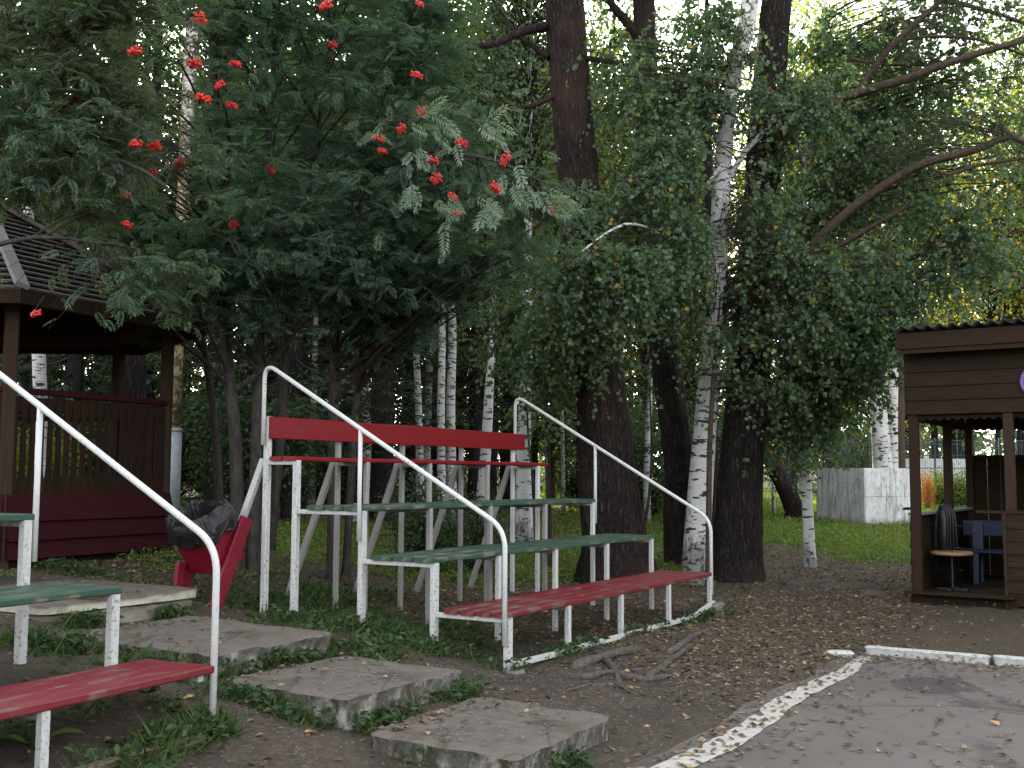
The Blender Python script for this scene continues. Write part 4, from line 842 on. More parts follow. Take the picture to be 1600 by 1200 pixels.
def stems_of(stems):                      # dense samples of stem axes, with radii
    S = []; Rr = []
    for P, r in stems:
        n = max(8, int(np.linalg.norm(np.diff(np.array(P), axis=0), axis=1).sum() / .12)); C = resample(P, n); S.append(C[n // 4:]); s = np.linspace(0, 1, len(P)); Rr.append(np.interp(np.linspace(0, 1, n), s, r)[n // 4:])
    return np.concatenate(S), np.concatenate(Rr)
def px_path(pts): return [at(*p) for p in pts]

berry_mesh = None
def make_berry():
    rng = np.random.default_rng(5); mb = MB(); g = (1 + 5 ** .5) / 2
    IV = nz(np.array([(-1, g, 0), (1, g, 0), (-1, -g, 0), (1, -g, 0), (0, -1, g), (0, 1, g), (0, -1, -g), (0, 1, -g), (g, 0, -1), (g, 0, 1), (-g, 0, -1), (-g, 0, 1)], float))
    IF = [(0, 11, 5), (0, 5, 1), (0, 1, 7), (0, 7, 10), (0, 10, 11), (1, 5, 9), (5, 11, 4), (11, 10, 2), (10, 7, 6), (7, 1, 8), (3, 9, 4), (3, 4, 2), (3, 2, 6), (3, 6, 8), (3, 8, 9), (4, 9, 5), (2, 4, 11), (6, 2, 10), (8, 6, 7), (9, 8, 1)]
    for i in range(60):
        a = rng.uniform(0, 2 * math.pi); r = .052 * rng.uniform(0, 1) ** .5; mb.add(IV * rng.uniform(.0085, .0105) + [r * math.cos(a), r * math.sin(a) * .9, -.35 * r + rng.uniform(-.018, .016)], IF)
    return mb.mesh('berry_cluster', True)
def rowan(label, stems, ells, seed, loose=300, berries=(), pale=None, per=8, leaves=7, size=(.115, .18), group=None, mat='rowan_leaf'):
    rng = np.random.default_rng(seed); base = np.array(stems[0][0][0], float); t = thing('rowan_tree', label, 'tree', tuple(base), 0, group)
    for P, r in stems: link('trunk', trunk_mesh('trunk', np.array(P) - base, r, 9, .25, .12, .3, seed), M['rowan_bark'], t)
    S, Sr = stems_of(stems); tips = tips_in(rng, ells); tips = tips[rng.uniform(0, 1, len(tips)) < (.74 if loose else .9)]; B, Br = boughs(rng, S, Sr, tips, .5, .10, 8, .018); Q, Qr = twigs(rng, B, per, .3, (.25, .6), .05, .22, 4, 1.0, .22)
    v1, q1 = tubes(B - base, Br, 5); v2, q2 = tubes(Q - base, Qr, 3); o = link('branches', new_mesh('branches', np.r_[v1, v2], Q=np.r_[q1, q2 + len(v1)], smooth=True), M['twig'], t); o['kind'] = 'stuff'
    p, tw = leaf_sites(rng, Q, leaves, .2); n = len(p); d = nz(tw * .5 + rand_dir(rng, n, -.16, .25)); nr = nz(rand_dir(rng, n, 2.4, .5)); sz = rng.uniform(*size, n)
    c, s_ = math.cos(CAM_P), math.sin(CAM_P); dep = p[:, 1] * c + (p[:, 2] - CAM_H) * s_; X = 800 + CAM_F * p[:, 0] / dep; Y = 600 - CAM_F * (-p[:, 1] * s_ + (p[:, 2] - CAM_H) * c) / dep
    thin = ((np.abs(X - 273) < 34) & (Y > 30) & (Y < 345)) | ((X > 5) & (X < 190) & (Y > 350 + (X - 5) * .30) & (Y < 540)) | (np.hypot(X - 563, Y - 318) < 26)   # the crown is thin along the pole and over the roof
    k = ~(thin & (rng.uniform(0, 1, n) < np.where(X > 200, .95, .85))); p, d, nr, sz = p[k], d[k], nr[k], sz[k]; n = len(p)
    near = np.zeros(n, bool)
    if loose:
        c, s = math.cos(CAM_P), math.sin(CAM_P); dep = p[:, 1] * c + (p[:, 2] - CAM_H) * s; X = CAM_F * p[:, 0] / dep; Y = CAM_F * (-p[:, 1] * s + (p[:, 2] - CAM_H) * c) / dep
        k = np.where((np.abs(X) < 800) & (np.abs(Y) < 600), p[:, 1], 1e9); near[np.argsort(k)[:loose]] = True
        k_ok = k < 1e8; near &= k_ok
    V = []; F = []; m = 0; kind = rng.integers(0, 4, n)
    for a in range(4):
        w = (kind == a) & ~near; v, f = place(ROWAN_T[a], p[w] - base, d[w], nr[w], sz[w]); V.append(v); F.append(f + m); m += len(v)
    o = link('foliage', new_mesh('foliage', np.concatenate(V), np.concatenate(F)), M[mat], t); o['kind'] = 'stuff'
    lm = [bpy.data.meshes.get('rowan_leaf_%d' % a) or new_mesh('rowan_leaf_%d' % a, *ROWAN_T[a]) for a in range(4)]
    def put(pos, dd, nn, s, me, m_):
        x = nz(np.cross(dd, nn)); z = np.cross(x, dd); lf = bpy.data.objects.new('leaf', me); COL.objects.link(lf); lf.parent = t
        mw = Matrix(((x[0] * s, dd[0] * s, z[0] * s, pos[0] - base[0]), (x[1] * s, dd[1] * s, z[1] * s, pos[1] - base[1]), (x[2] * s, dd[2] * s, z[2] * s, pos[2] - base[2]), (0, 0, 0, 1))); lf.matrix_basis = mw
        if not me.materials: me.materials.append(m_)
    for i in np.where(near)[0]: put(p[i], d[i], nr[i], sz[i], lm[kind[i]], M[mat])
    if pale:
        pm = [new_mesh('pale_leaf', *ROWAN_T[a]) for a in range(4)]
        qm = [new_mesh('mid_leaf', *ROWAN_T[a]) for a in range(4)]
        for me in pm: me.materials.append(M['rowan_pale'])
        for me in qm: me.materials.append(M['rowan_mid'])
        for i in range(60):                # further sprays of middling tone round about
            c = at(rng.uniform(560, 850), rng.uniform(120, 400), rng.uniform(10.2, 11.6)); an = rng.uniform(0, 6.28); put(c, nz(np.array([math.cos(an), rng.normal(-.2, .2), .5 * math.sin(an) - .2])), nz(np.array([rng.normal(0, .3), .5, .8])), rng.uniform(.14, .21), qm[i % 4], M['rowan_mid'])
        for (px, py, y, ang, L) in pale:
            c = at(px, py, y)
            for k in range(rng.integers(4, 7)):
                an = R(ang) + rng.normal(0, .5); dd = nz(np.array([math.cos(an), rng.normal(-.25, .2), math.sin(an)])); put(c + rng.normal(0, .05, 3), dd, nz(np.array([rng.normal(0, .3), .65, .75])), L * rng.uniform(.7, 1.1), (pm if k % 3 else qm)[k % 4], M['rowan_pale' if k % 3 else 'rowan_mid'])
            link('spray_twig', MB().tube([c - base + np.array([-.3 * math.cos(R(ang)), .25, .1]), c - base, c - base + np.array([.12 * math.cos(R(ang)), -.03, .1 * math.sin(R(ang))])], [.006, .004, .002], 5).mesh('spray_twig'), M['twig'], t)
    global berry_mesh
    berry_mesh = berry_mesh or make_berry()
    for (px, py, y) in berries:
        c = at(px, py, y); o = link('berry_cluster', berry_mesh, M['berry'], t, tuple(c - base)); o.rotation_euler = (rng.normal(.5, .3), rng.normal(0, .4), rng.uniform(0, 6)); k = rng.uniform(.75, 1.2); o.scale = (k * 1.15, k * 1.15, k * 1.4)
        link('berry_stalk', MB().tube([c - base + np.array([rng.normal(0, .05), .12, .16]), c - base + np.array([0, 0, .02])], [.005, .003], 4).mesh('berry_stalk'), M['twig'], t)
    return t
rb_a = [(313, 28, 9.9), (305, 96, 10.0), (341, 130, 9.9), (320, 150, 9.9), (368, 97, 10.6), (364, 162, 10.8), (507, 5, 10.4), (520, 68, 10.9), (425, 264, 10.9), (366, 348, 10.6), (240, 264, 10.6), (280, 250, 10.8)]
rb_b = [(210, 76, 9.3), (212, 221, 9.3), (86, 184, 9.8), (67, 160, 9.9), (122, 156, 9.9), (196, 300, 9.8), (200, 348, 9.7), (55, 487, 9.3), (243, 226, 9.9)]
rb_c = [(657, 4, 10.6), (652, 114, 10.8), (723, 220, 10.0), (786, 247, 9.8), (680, 278, 9.8), (778, 291, 9.9), (861, 327, 9.8), (709, 305, 10.2), (711, 330, 10.3), (592, 213, 10.9), (625, 200, 10.8), (598, 234, 10.9), (678, 248, 10.5), (660, 172, 10.7)]
rowan('many stemmed rowan with red berries, rising between the litter bin and the bleacher',
      [(px_path([(372, 912, 12.4), (368, 700, 12.4), (352, 520, 12.3), (345, 300, 12.2), (330, 40, 12), (320, -150, 12)]), [.085, .075, .065, .05, .035, .012]),
       (px_path([(394, 912, 12.5), (402, 650, 12.5), (408, 430, 12.4), (420, 200, 12.2), (440, -60, 12)]), [.08, .07, .055, .04, .012]),
       (px_path([(420, 860, 12.9), (438, 690, 12.9), (452, 480, 12.7), (490, 250, 12.4), (525, 0, 12.2)]), [.065, .055, .045, .03, .01]),
       (px_path([(352, 620, 12.4), (420, 570, 12.2), (470, 505, 12.0), (515, 440, 11.8), (560, 410, 11.6)]), [.035, .03, .026, .02, .008])],
      [(330, 180, 11.6, 1.5, 1.5, 1.5, 70), (480, 110, 12, 1.4, 1.4, 1.4, 60), (500, 350, 11.6, 1.0, 1.0, .8, 40), (270, 390, 10.9, .8, .7, .4, 16), (420, 430, 11.6, .9, .8, .35, 22), (560, 420, 11.4, .5, .6, .3, 12), (380, -40, 11.5, 1.6, 1.4, .8, 34), (350, 310, 10.5, .8, .6, .8, 20)], 31, 300, rb_a)
rowan('rowan reaching over the gazebo roof, with yellowing leaf tips and few berries',
      [(px_path([(-330, 960, 9.8), (-250, 600, 9.8), (-170, 300, 9.9), (-60, 80, 10), (40, -120, 10.1)]), [.10, .085, .06, .045, .015]), (px_path([(-170, 300, 9.9), (-40, 240, 9.8), (120, 236, 9.7), (230, 270, 9.5), (300, 330, 9.4)]), [.04, .032, .024, .015, .005]),
       (px_path([(-220, 470, 9.85), (-60, 400, 9.7), (60, 370, 9.5), (150, 380, 9.4)]), [.035, .028, .02, .005]), (px_path([(-100, 140, 10), (10, 40, 9.9), (60, 60, 9.8), (150, 160, 9.7), (260, 220, 9.6)]), [.035, .028, .024, .016, .005])],
      [(60, 90, 10.2, 1.2, 1.0, 1.0, 50), (160, 230, 9.9, 1.0, .8, .6, 44), (200, 60, 10.2, .9, .9, .8, 36), (110, 415, 9.4, .5, .4, .12, 5), (210, 410, 9.6, .5, .5, .3, 9), (40, 200, 10, .8, .8, .7, 26), (-150, 100, 10, 1.2, 1, 1.2, 26)], 32, 300, rb_b, mat='rowan_yellowing')
rowan('rowan behind the bleacher whose pale leaf sprays and red berries hang before the thick larch',
      [(px_path([(520, 905, 13.4), (521, 640, 13.4), (530, 470, 13.2), (575, 260, 12.8), (640, 0, 12.4)]), [.075, .065, .05, .035, .012]), (px_path([(540, 900, 13.6), (556, 640, 13.6), (575, 470, 13.5), (620, 330, 13), (700, 230, 12)]), [.05, .045, .04, .03, .01]),
       (px_path([(620, 330, 13), (650, 245, 11.8), (700, 240, 11), (770, 250, 10.4), (850, 285, 10.0)]), [.028, .022, .018, .013, .005])],
      [(650, 60, 12.6, 1.1, 1.1, .9, 50), (720, 240, 11.4, .9, .8, .5, 30), (830, 320, 10.7, .45, .5, .3, 12), (690, 400, 12.4, 1.1, .9, .5, 40), (600, 240, 12.2, .9, .9, .8, 40), (610, 450, 12.6, .8, .8, .45, 26), (760, 390, 11.6, .6, .6, .4, 18), (580, 330, 11.8, .6, .6, .5, 18)], 33, 300, rb_c,
      [(655, 185, 9.7, -10, .24), (690, 205, 9.6, -20, .26), (760, 195, 9.7, -15, .25), (645, 290, 9.8, -80, .24), (680, 310, 9.8, -30, .22), (745, 310, 9.6, -60, .26), (760, 320, 9.7, -70, .24), (800, 280, 9.5, -50, .22), (835, 290, 9.4, -40, .22), (855, 320, 9.4, 0, .24), (650, 240, 9.9, -90, .24), (700, 340, 9.9, -100, .22)])
rowan('slim bending rowan stem beside the cream pole, thin dark foliage above',
      [(px_path([(342, 800, 14.6), (338, 690, 14.6), (322, 560, 14.5), (305, 440, 14.4), (318, 250, 14.2), (330, 60, 14)]), [.06, .055, .045, .036, .025, .01])],
      [(230, 420, 13.8, 1.0, .9, .5, 30), (310, 250, 14, 1.5, 1.2, 1.2, 50), (420, 300, 14.2, 1.3, 1.2, 1.2, 40), (160, 300, 14, 1.2, 1.0, 1.0, 30)], 34, 0, ())

# ------------------------------------------------------------------ thick trunks at the right of the bleacher
def leafy(name, label, cat, stems, bark, ells, leafmat, seed, per=8, leaves=12, size=(.060, .092), tw=(.3, .75), droop=.8, rise=.12, arch=.14, r0=.013, group=None, sides=14, rough=.05, flare=.25, zb=-.1, step=.2, tp=None,  gap=(), trunkmats=None):
    rng = np.random.default_rng(seed); base = np.array(stems[0][0][0], float); t = thing(name, label, cat, tuple(base), 0, group)
    for i, (P, r) in enumerate(stems): link('trunk' if i == 0 else 'limb', trunk_mesh('trunk', np.array(P) - base, np.array(r) * (.76 if i and trunkmats == 'limb_bark' else 1), sides, step, rough, flare if i == 0 else 0, seed + i), M[bark if i == 0 or not trunkmats else trunkmats], t)
    if not ells: return t
    S, Sr = stems_of(stems); tips = tips_in(rng, ells); B, Br = boughs(rng, S, Sr, tips, rise, arch, 8, r0); Q, Qr = twigs(rng, B, per, .35, tw, zb, droop)
    v1, q1 = tubes(B - base, Br, 5); v2, q2 = tubes(Q - base, Qr, 3); o = link('branches', new_mesh('branches', np.r_[v1, v2], Q=np.r_[q1, q2 + len(v1)], smooth=True), M['twig'], t); o['kind'] = 'stuff'
    p, d0 = leaf_sites(rng, Q, leaves, .1); n = len(p); p = p + rng.normal(0, .015, p.shape); d = nz(d0 * .3 + rand_dir(rng, n, -.65, .6)); nr = nz(rand_dir(rng, n, .35, .8)); sz = rng.uniform(*size, n)
    if gap:                               # crown thin round these points
        k = np.ones(n, bool)
        for (gx, gy, gd, gr, gp) in gap: k &= ~((np.linalg.norm((p - at(gx, gy, gd)) * np.array([1, .28, 1]), axis=1) < gr) & (rng.uniform(0, 1, n) < gp))
        p, d, nr, sz = p[k], d[k], nr[k], sz[k]
    v, f = place(tp or BIRCH_T, p - base, d, nr, sz); o = link('foliage', new_mesh('foliage', v, f), M[leafmat], t); o['kind'] = 'stuff'
    return t
sc1 = 1 / 102.
def needle_crown(t, base, c, r, n, seed, mat='pine_needle'):   # tufted needle crown high above
    rng = np.random.default_rng(seed); q = nz(rng.normal(size=(n, 3))) * (rng.uniform(0, 1, (n, 1)) ** .45) * np.array(r) + np.array(c)
    k = 14; i = np.repeat(np.arange(n), k); d = rand_dir(rng, n * k, .25); v, f = place((np.array([(0, 0, 0), (.09, .5, 0), (0, 1, 0), (-.09, .5, 0)]), np.array([(0, 1, 2), (0, 2, 3)])), q[i] + rng.normal(0, .07, (n * k, 3)), d, rand_dir(rng, n * k), rng.uniform(.18, .3, n * k))
    o = link('foliage', new_mesh('foliage', v, f), M[mat], t); o['kind'] = 'stuff'
    a = np.array(c) * np.array([.9, .9, 1]) - np.array([0, 0, .3]); P = np.linspace(0, 1, 4)[None, :, None]; A = np.c_[np.full(n, c[0] * .9), np.full(n, c[1] * .9), q[:, 2] - .2 * r[2]]
    B = A[:, None] * (1 - P) + q[:, None] * P; v, qd = tubes(B[::3], np.full((len(B[::3]), 4), .02) * np.linspace(1, .3, 4), 4); o = link('branches', new_mesh('branches', v, Q=qd, smooth=True), M['twig'], t); o['kind'] = 'stuff'
P1 = px_path([(966, 922, 16.4), (962, 880, 16.4), (950, 750, 16.4), (932, 560, 16.3), (914, 400, 16.2), (897, 200, 16.1), (881, 0, 16), (868, -220, 16), (850, -600, 16)]); P1[0][2] = gz1(P1[0][0], P1[0][1]) - .1
t = leafy('larch_tree', 'thickest dark furrowed larch trunk, leaning left right behind the bleacher', 'tree', [(P1, [.52, .49, .43, .335, .315, .30, .285, .27, .18]),
    (px_path([(858, 40, 16), (815, 50, 15.8), (765, 70, 15.6), (700, 74, 15.4), (660, 66, 15.3)]), [.075, .06, .05, .035, .015]), (px_path([(858, 90, 16), (820, 62, 16.2), (790, 30, 16.4), (760, -20, 16.5)]), [.05, .04, .03, .015]), (px_path([(868, 150, 16), (830, 165, 15.8), (795, 172, 15.7), (750, 190, 15.6)]), [.045, .035, .025, .01]),
    (px_path([(905, 90, 16), (950, 96, 15.8), (985, 102, 15.7)]), [.05, .035, .015])], 'larch_bark', None, None, 51, sides=36, rough=.22, flare=.75, step=.07)
needle_crown(t, None, np.array(P1[-1]) - np.array(P1[0]) + np.array([0, 0, -1.]), (3.0, 3.0, 3.5), 700, 52)
P2 = px_path([(1068, 890, 19.2), (1062, 800, 19.2), (1060, 710, 19.2), (1036, 540, 19.1), (1024, 420, 19), (1014, 250, 19), (1007, 50, 19), (1000, -150, 19), (990, -500, 19)]); P2[0][2] = gz1(P2[0][0], P2[0][1]) - .1
t = leafy('pine_tree', 'dark pine trunk with a short stub, between the leaning larch and the peeling birch', 'tree', [(P2, [.30, .27, .255, .25, .24, .22, .20, .19, .12]), (px_path([(1030, 505, 19), (1012, 520, 18.8), (1000, 522, 18.7)]), [.13, .10, .06]), (px_path([(1000, 60, 19), (975, 30, 18.8), (950, 0, 18.6)]), [.10, .08, .05])], 'pine_bark', None, None, 53, sides=28, rough=.2, flare=.45, step=.09)
needle_crown(t, None, np.array(P2[-1]) - np.array(P2[0]) + np.array([0, 0, -1.]), (2.6, 2.6, 3.0), 600, 54)
P3 = px_path([(1149, 914, 17.2), (1151, 860, 17.2), (1160, 700, 17.2), (1176, 500, 17.1), (1187, 350, 17), (1201, 150, 17), (1213, 0, 17), (1226, -200, 17), (1240, -560, 17)]); P3[0][2] = gz1(P3[0][0], P3[0][1]) - .1
t = leafy('pine_tree', 'broad dark pine trunk right of the peeling birch, long limbs reaching right', 'tree', [(P3, [.40, .37, .335, .31, .28, .26, .24, .22, .15]),
    (px_path([(1188, 480, 17.1), (1240, 418, 16.6), (1300, 352, 16.2), (1370, 297, 15.9), (1440, 257, 15.6), (1530, 232, 15.3), (1575, 214, 15.2), (1610, 228, 15.1), (1680, 270, 15)]), [.085, .09, .088, .085, .08, .07, .06, .05, .02]),
    (px_path([(1204, 235, 17), (1250, 185, 16.7), (1303, 157, 16.5), (1360, 139, 16.3), (1416, 123, 16.1), (1455, 108, 16), (1520, 86, 15.8), (1600, 62, 15.6), (1680, 30, 15.5)]), [.10, .10, .098, .09, .085, .08, .07, .06, .03]),
    (px_path([(1342, 140, 16.4), (1368, 104, 16.3), (1394, 71, 16.2), (1433, 35, 16.1), (1474, -4, 16), (1520, -60, 16)]), [.055, .066, .066, .06, .05, .03]),
    (px_path([(1394, 66, 16.2), (1440, 58, 16), (1500, 58, 15.9), (1550, 68, 15.8), (1610, 90, 15.7)]), [.035, .033, .03, .026, .02]), (px_path([(1330, 92, 16.3), (1380, 101, 16.4), (1440, 101, 16.5), (1470, 98, 16.5)]), [.02, .028, .028, .02]),
    (px_path([(1200, 445, 17), (1270, 408, 16.6), (1338, 368, 16.3), (1390, 338, 16.1), (1426, 317, 16)]), [.05, .048, .048, .045, .04]), (px_path([(1446, 256, 15.6), (1480, 272, 15.5), (1530, 258, 15.4), (1610, 246, 15.2)]), [.04, .036, .032, .025]),
    (px_path([(1290, -10, 16.4), (1400, -14, 16.2), (1500, 6, 16.1), (1560, 22, 16), (1620, 44, 15.9)]), [.05, .05, .045, .04, .035])], 'pine_bark', [(1350, 250, 16, .8, .6, .3, 6), (1460, 205, 15.6, .9, .6, .3, 9), (1560, 180, 15.3, .8, .6, .3, 8), (1400, 85, 16.2, .9, .6, .4, 9), (1510, 40, 16, 1.0, .6, .4, 12), (1590, 90, 15.7, .7, .6, .5, 8), (1440, -10, 16, 1.1, .7, .4, 10), (1290, 200, 16.5, .8, .6, .5, 5)], 'pine_needle', 55, per=7, leaves=12, size=(.05, .09), tw=(.2, .55), droop=.35, r0=.016, sides=32, rough=.20, flare=.5, step=.08, tp=TUFT_T, trunkmats='limb_bark')
needle_crown(t, None, np.array(P3[-1]) - np.array(P3[0]) + np.array([0, 0, -1.]), (3.2, 2.8, 3.2), 700, 56)

# ------------------------------------------------------------------ near birches
PB = px_path([(1088, 898, 16.6), (1090, 840, 16.6), (1098, 720, 16.6), (1110, 560, 16.6), (1122, 400, 16.5), (1131, 240, 16.5), (1146, 120, 16.4), (1168, 0, 16.4), (1185, -160, 16.4)]); PB[0][2] = gz1(PB[0][0], PB[0][1]) - .06
leafy('birch_tree', 'peeling white birch at the far end of the bleacher, leaves hanging over it', 'tree', [(PB, [.24, .205, .185, .165, .15, .135, .115, .09, .03]), (px_path([(1128, 300, 16.5), (1165, 235, 16.3), (1195, 205, 16.2), (1230, 150, 16)]), [.05, .045, .04, .015]), (px_path([(1150, 110, 16.4), (1172, 55, 16.6), (1180, 0, 16.8), (1190, -80, 17)]), [.07, .06, .055, .02]),
    (px_path([(1133, 250, 16.5), (1090, 300, 15.9), (1048, 270, 15.5), (1030, 235, 15.3)]), [.028, .024, .02, .008]), (px_path([(1120, 420, 16.5), (1060, 380, 15.6), (980, 350, 14.8), (900, 400, 14.2)]), [.03, .026, .02, .008])], 'birch_near',
    [(955, 425, 14.3, .9, .6, .38, 50), (1000, 300, 15.4, 1.0, .9, .5, 34), (1060, 230, 15.6, .7, .8, .5, 20), (1030, 150, 16, 1.1, 1.0, .7, 34), (1200, 330, 15.8, .8, .8, .9, 34), (1250, 170, 16, 1.0, .9, .7, 30), (1060, 440, 15.4, .8, .6, .35, 26), (1235, 480, 15.8, 1.0, .8, .5, 44), (930, 110, 16, .9, .8, .6, 16), (1110, 50, 16, 1.2, 1.0, .6, 28), (1190, 600, 16, .6, .6, .25, 12), (1330, 420, 15.4, .9, .7, .4, 34), (1060, 370, 15.0, .7, .6, .3, 18)], 'birch_leaf', 61, trunkmats='birch_near', gap=[(1131, 235, 15.6, .36, .93), (1129, 280, 15.6, .38, .93), (1127, 325, 15.6, .38, .93), (1123, 370, 15.6, .38, .93), (1119, 420, 15.6, .36, .9), (1116, 470, 15.6, .30, .75), (1112, 540, 15.6, .32, .9), (1106, 600, 15.6, .38, .95), (1182, 390, 15.8, .34, .7), (1175, 470, 15.8, .34, .6), (1168, 550, 15.8, .4, .8), (1025, 400, 15.4, .3, .6), (1150, 100, 15.6, .3, .6), (1160, 40, 15.6, .3, .6), (1205, 60, 16.2, .4, .7), (1190, 250, 15.8, .3, .5), (1160, 650, 16, .5, .8), (1045, 575, 15.2, .3, .6)])
leafy('birch_tree', 'young leafy birch between the stout birch and the leaning larch, leaves hanging low', 'tree', [(px_path([(858, 885, 17.4), (856, 720, 17.4), (850, 560, 17.3), (846, 420, 17.2), (850, 300, 17.2)]), [.05, .045, .038, .028, .01]), (px_path([(851, 570, 17.3), (880, 480, 16.6), (920, 430, 15.8), (960, 425, 15.2)]), [.028, .022, .016, .006])],
    'rowan_bark', [(865, 500, 15.6, .7, .7, .5, 26), (850, 590, 16.4, .6, .6, .4, 16), (885, 410, 15.2, .5, .5, .35, 14), (790, 500, 17, .7, .7, .6, 20), (800, 400, 17.2, .6, .6, .5, 14), (945, 520, 15.2, .4, .4, .2, 8)], 'birch_leaf', 66)
leafy('birch_sapling', 'thin pale sapling stem close against the peeling birch', 'sapling', [(px_path([(1106, 935, 16.0), (1107, 860, 16.0), (1109, 700, 16.0), (1117, 560, 16.0), (1125, 470, 16)]), [.046, .044, .04, .03, .012])], 'limb_bark', [(1130, 520, 15.9, .5, .5, .4, 10)], 'birch_leaf', 62, 6, 10)
PS = px_path([(1266, 888, 18.3), (1262, 800, 18.3), (1256, 690, 18.3), (1250, 560, 18.2), (1246, 420, 18.2), (1262, 220, 18), (1290, 0, 18)]); PS[0][2] = gz1(PS[0][0], PS[0][1]) - .06
leafy('birch_tree', 'slender white birch on the grass in front of the concrete block', 'tree', [(PS, [.105, .092, .09, .085, .075, .055, .02]), (px_path([(1248, 470, 18.2), (1300, 440, 17.6), (1380, 420, 17), (1440, 400, 16.6)]), [.035, .03, .022, .008])], 'birch_clean',
    [(1290, 570, 17.0, 1.0, .8, .5, 52), (1370, 500, 16.6, .8, .7, .6, 46), (1230, 640, 17.4, .8, .7, .35, 30), (1310, 300, 17.2, 1.0, .9, .9, 34), (1420, 200, 17, 1.2, 1.0, .9, 24), (1400, 420, 16.4, .7, .6, .5, 22), (1320, 100, 17.4, 1.2, 1, .9, 32), (1540, 130, 16.6, 1.1, 1, .8, 20), (1550, 400, 16, .7, .7, .6, 16), (1470, 310, 16.4, .7, .7, .5, 12), (1500, 20, 17, 1.4, 1, .6, 22), (1590, 260, 16, .7, .7, .7, 12)], 'birch_leaf', 63, 9, 17, trunkmats='twig')

# ------------------------------------------------------------------ forest behind: templates
NEEDLE_T = (np.array([(0, 0, 0), (.13, .45, .03), (0, 1, 0), (-.13, .45, .03)]), np.array([(0, 1, 2), (0, 2, 3)]))
def spruce_meshes(seed, H=15.0, low=2.2, nb=150, rad=2.6, spr=70):
    rng = np.random.default_rng(seed); z = low + (H - low) * rng.uniform(0, 1, nb) ** 1.15; z.sort(); f = (z - low) / (H - low); L = rad * (1 - f) ** .8 * rng.uniform(.65, 1.1, nb) + .25; a = rng.uniform(0, 2 * math.pi, nb)
    out = np.c_[np.cos(a), np.sin(a), np.zeros(nb)]; s = np.linspace(0, 1, 6)[None, :, None]
    B = np.c_[np.zeros(nb), np.zeros(nb), z][:, None] + out[:, None] * L[:, None, None] * s + np.array([0, 0, 1.]) * L[:, None, None] * (-.50 * s + .28 * s * s)
    side = np.cross(out, [0, 0, 1.]); i = np.repeat(np.arange(nb), spr); t = rng.uniform(.15, 1, len(i)); j = np.minimum((t * 5).astype(int), 4); w = (t * 5 - j)[:, None]; p = B[i, j] * (1 - w) + B[i, j + 1] * w
    sg = rng.choice([-1, 1], len(i))[:, None]; ln = (L[i] * .30 * (1.1 - t * .6) * rng.uniform(.3, 1, len(i)))[:, None]; d1 = nz(out[i] * .75 + side[i] * sg + np.array([0, 0, -.35])); p = p + d1 * ln * rng.uniform(0, 1, (len(i), 1))
    d = nz(d1 + rand_dir(rng, len(i), -.5) * .5); v, fc = place(NEEDLE_T, p, d, rand_dir(rng, len(i), 1.0), rng.uniform(.10, .22, len(i)))
    bv, bq = tubes(B, .022 * (1 - np.linspace(0, 1, 6))[None] * np.ones((nb, 1)) + .003, 3)
    nd = 26; zd = rng.uniform(.8, low + 1.6, nd); ad = rng.uniform(0, 6.28, nd); od = np.c_[np.cos(ad), np.sin(ad), rng.uniform(-.25, .05, nd)]; Ld = rng.uniform(.5, 1.7, nd); D = np.c_[np.zeros(nd), np.zeros(nd), zd][:, None] + od[:, None] * Ld[:, None, None] * np.linspace(0, 1, 4)[None, :, None]
    dv, dq = tubes(D, np.full((nd, 4), .012) * np.linspace(1, .3, 4), 3)
    return new_mesh('foliage', v, fc), new_mesh('branches', np.r_[bv, dv], Q=np.r_[bq, dq + len(bv)]), trunk_mesh('trunk', [(0, 0, -.3), (0, 0, 1), (.03, .02, H * .5), (0, 0, H)], [.21, .18, .11, .01], 10, .5, .1, .25, seed)
SPR = [spruce_meshes(70 + i, 15 + i, 1.8 + .5 * i, 150, 2.5 + .2 * i) for i in range(3)]
for f, b, k in SPR: f.materials.append(M['needle']); b.materials.append(M['twig']); k.materials.append(M['spruce_bark'])
def broad_meshes(seed, z0, z1, rad, n, lf, mat, k=16):
    rng = np.random.default_rng(seed); nt_ = n // k; q = nz(rng.normal(size=(nt_, 3))) * (rng.uniform(0, 1, (nt_, 1)) ** .42); c = np.array([0, 0, (z0 + z1) / 2]); p = c + q * np.array([rad, rad, (z1 - z0) / 2])
    i = np.repeat(np.arange(nt_), k); P = p[i] + rng.normal(0, .17, (nt_ * k, 3)) * np.array([1, 1, 1.3]); v, f = place(BIRCH_T, P, rand_dir(rng, len(P), -.5), rand_dir(rng, len(P), .5), rng.uniform(lf * .7, lf * 1.3, len(P))); me = new_mesh('foliage', v, f); me.materials.append(M[mat])
    A = np.c_[np.zeros(nt_), np.zeros(nt_), np.maximum(z0 * .3, p[:, 2] - .6 * np.linalg.norm(p[:, :2], axis=1) - .3)]; s = np.linspace(0, 1, 5)[None, :, None]; B = A[:, None] * (1 - s) + p[:, None] * s + np.array([0, 0, .25]) * s * (1 - s); v, qd = tubes(B, np.full((nt_, 5), .016) * np.linspace(1, .2, 5), 3); br_ = new_mesh('branches', v, Q=qd); br_.materials.append(M['twig']); return me, br_
BRD = [broad_meshes(80, 3.6, 12.5, 1.9, 9000, .085, 'birch_leaf'), broad_meshes(81, 3.2, 11.5, 2.1, 9000, .085, 'sun_leaf'), broad_meshes(82, 2.0, 9.0, 2.3, 8000, .09, 'yellow_leaf')]
BSH = [broad_meshes(85, .15, 2.3, 1.15, 3600, .075, 'grass_dark'), broad_meshes(86, .1, 1.6, 1.0, 2600, .07, 'sun_leaf'), broad_meshes(87, .2, 3.4, 1.4, 4200, .08, 'birch_leaf')]
for f, b in BRD + BSH: pass
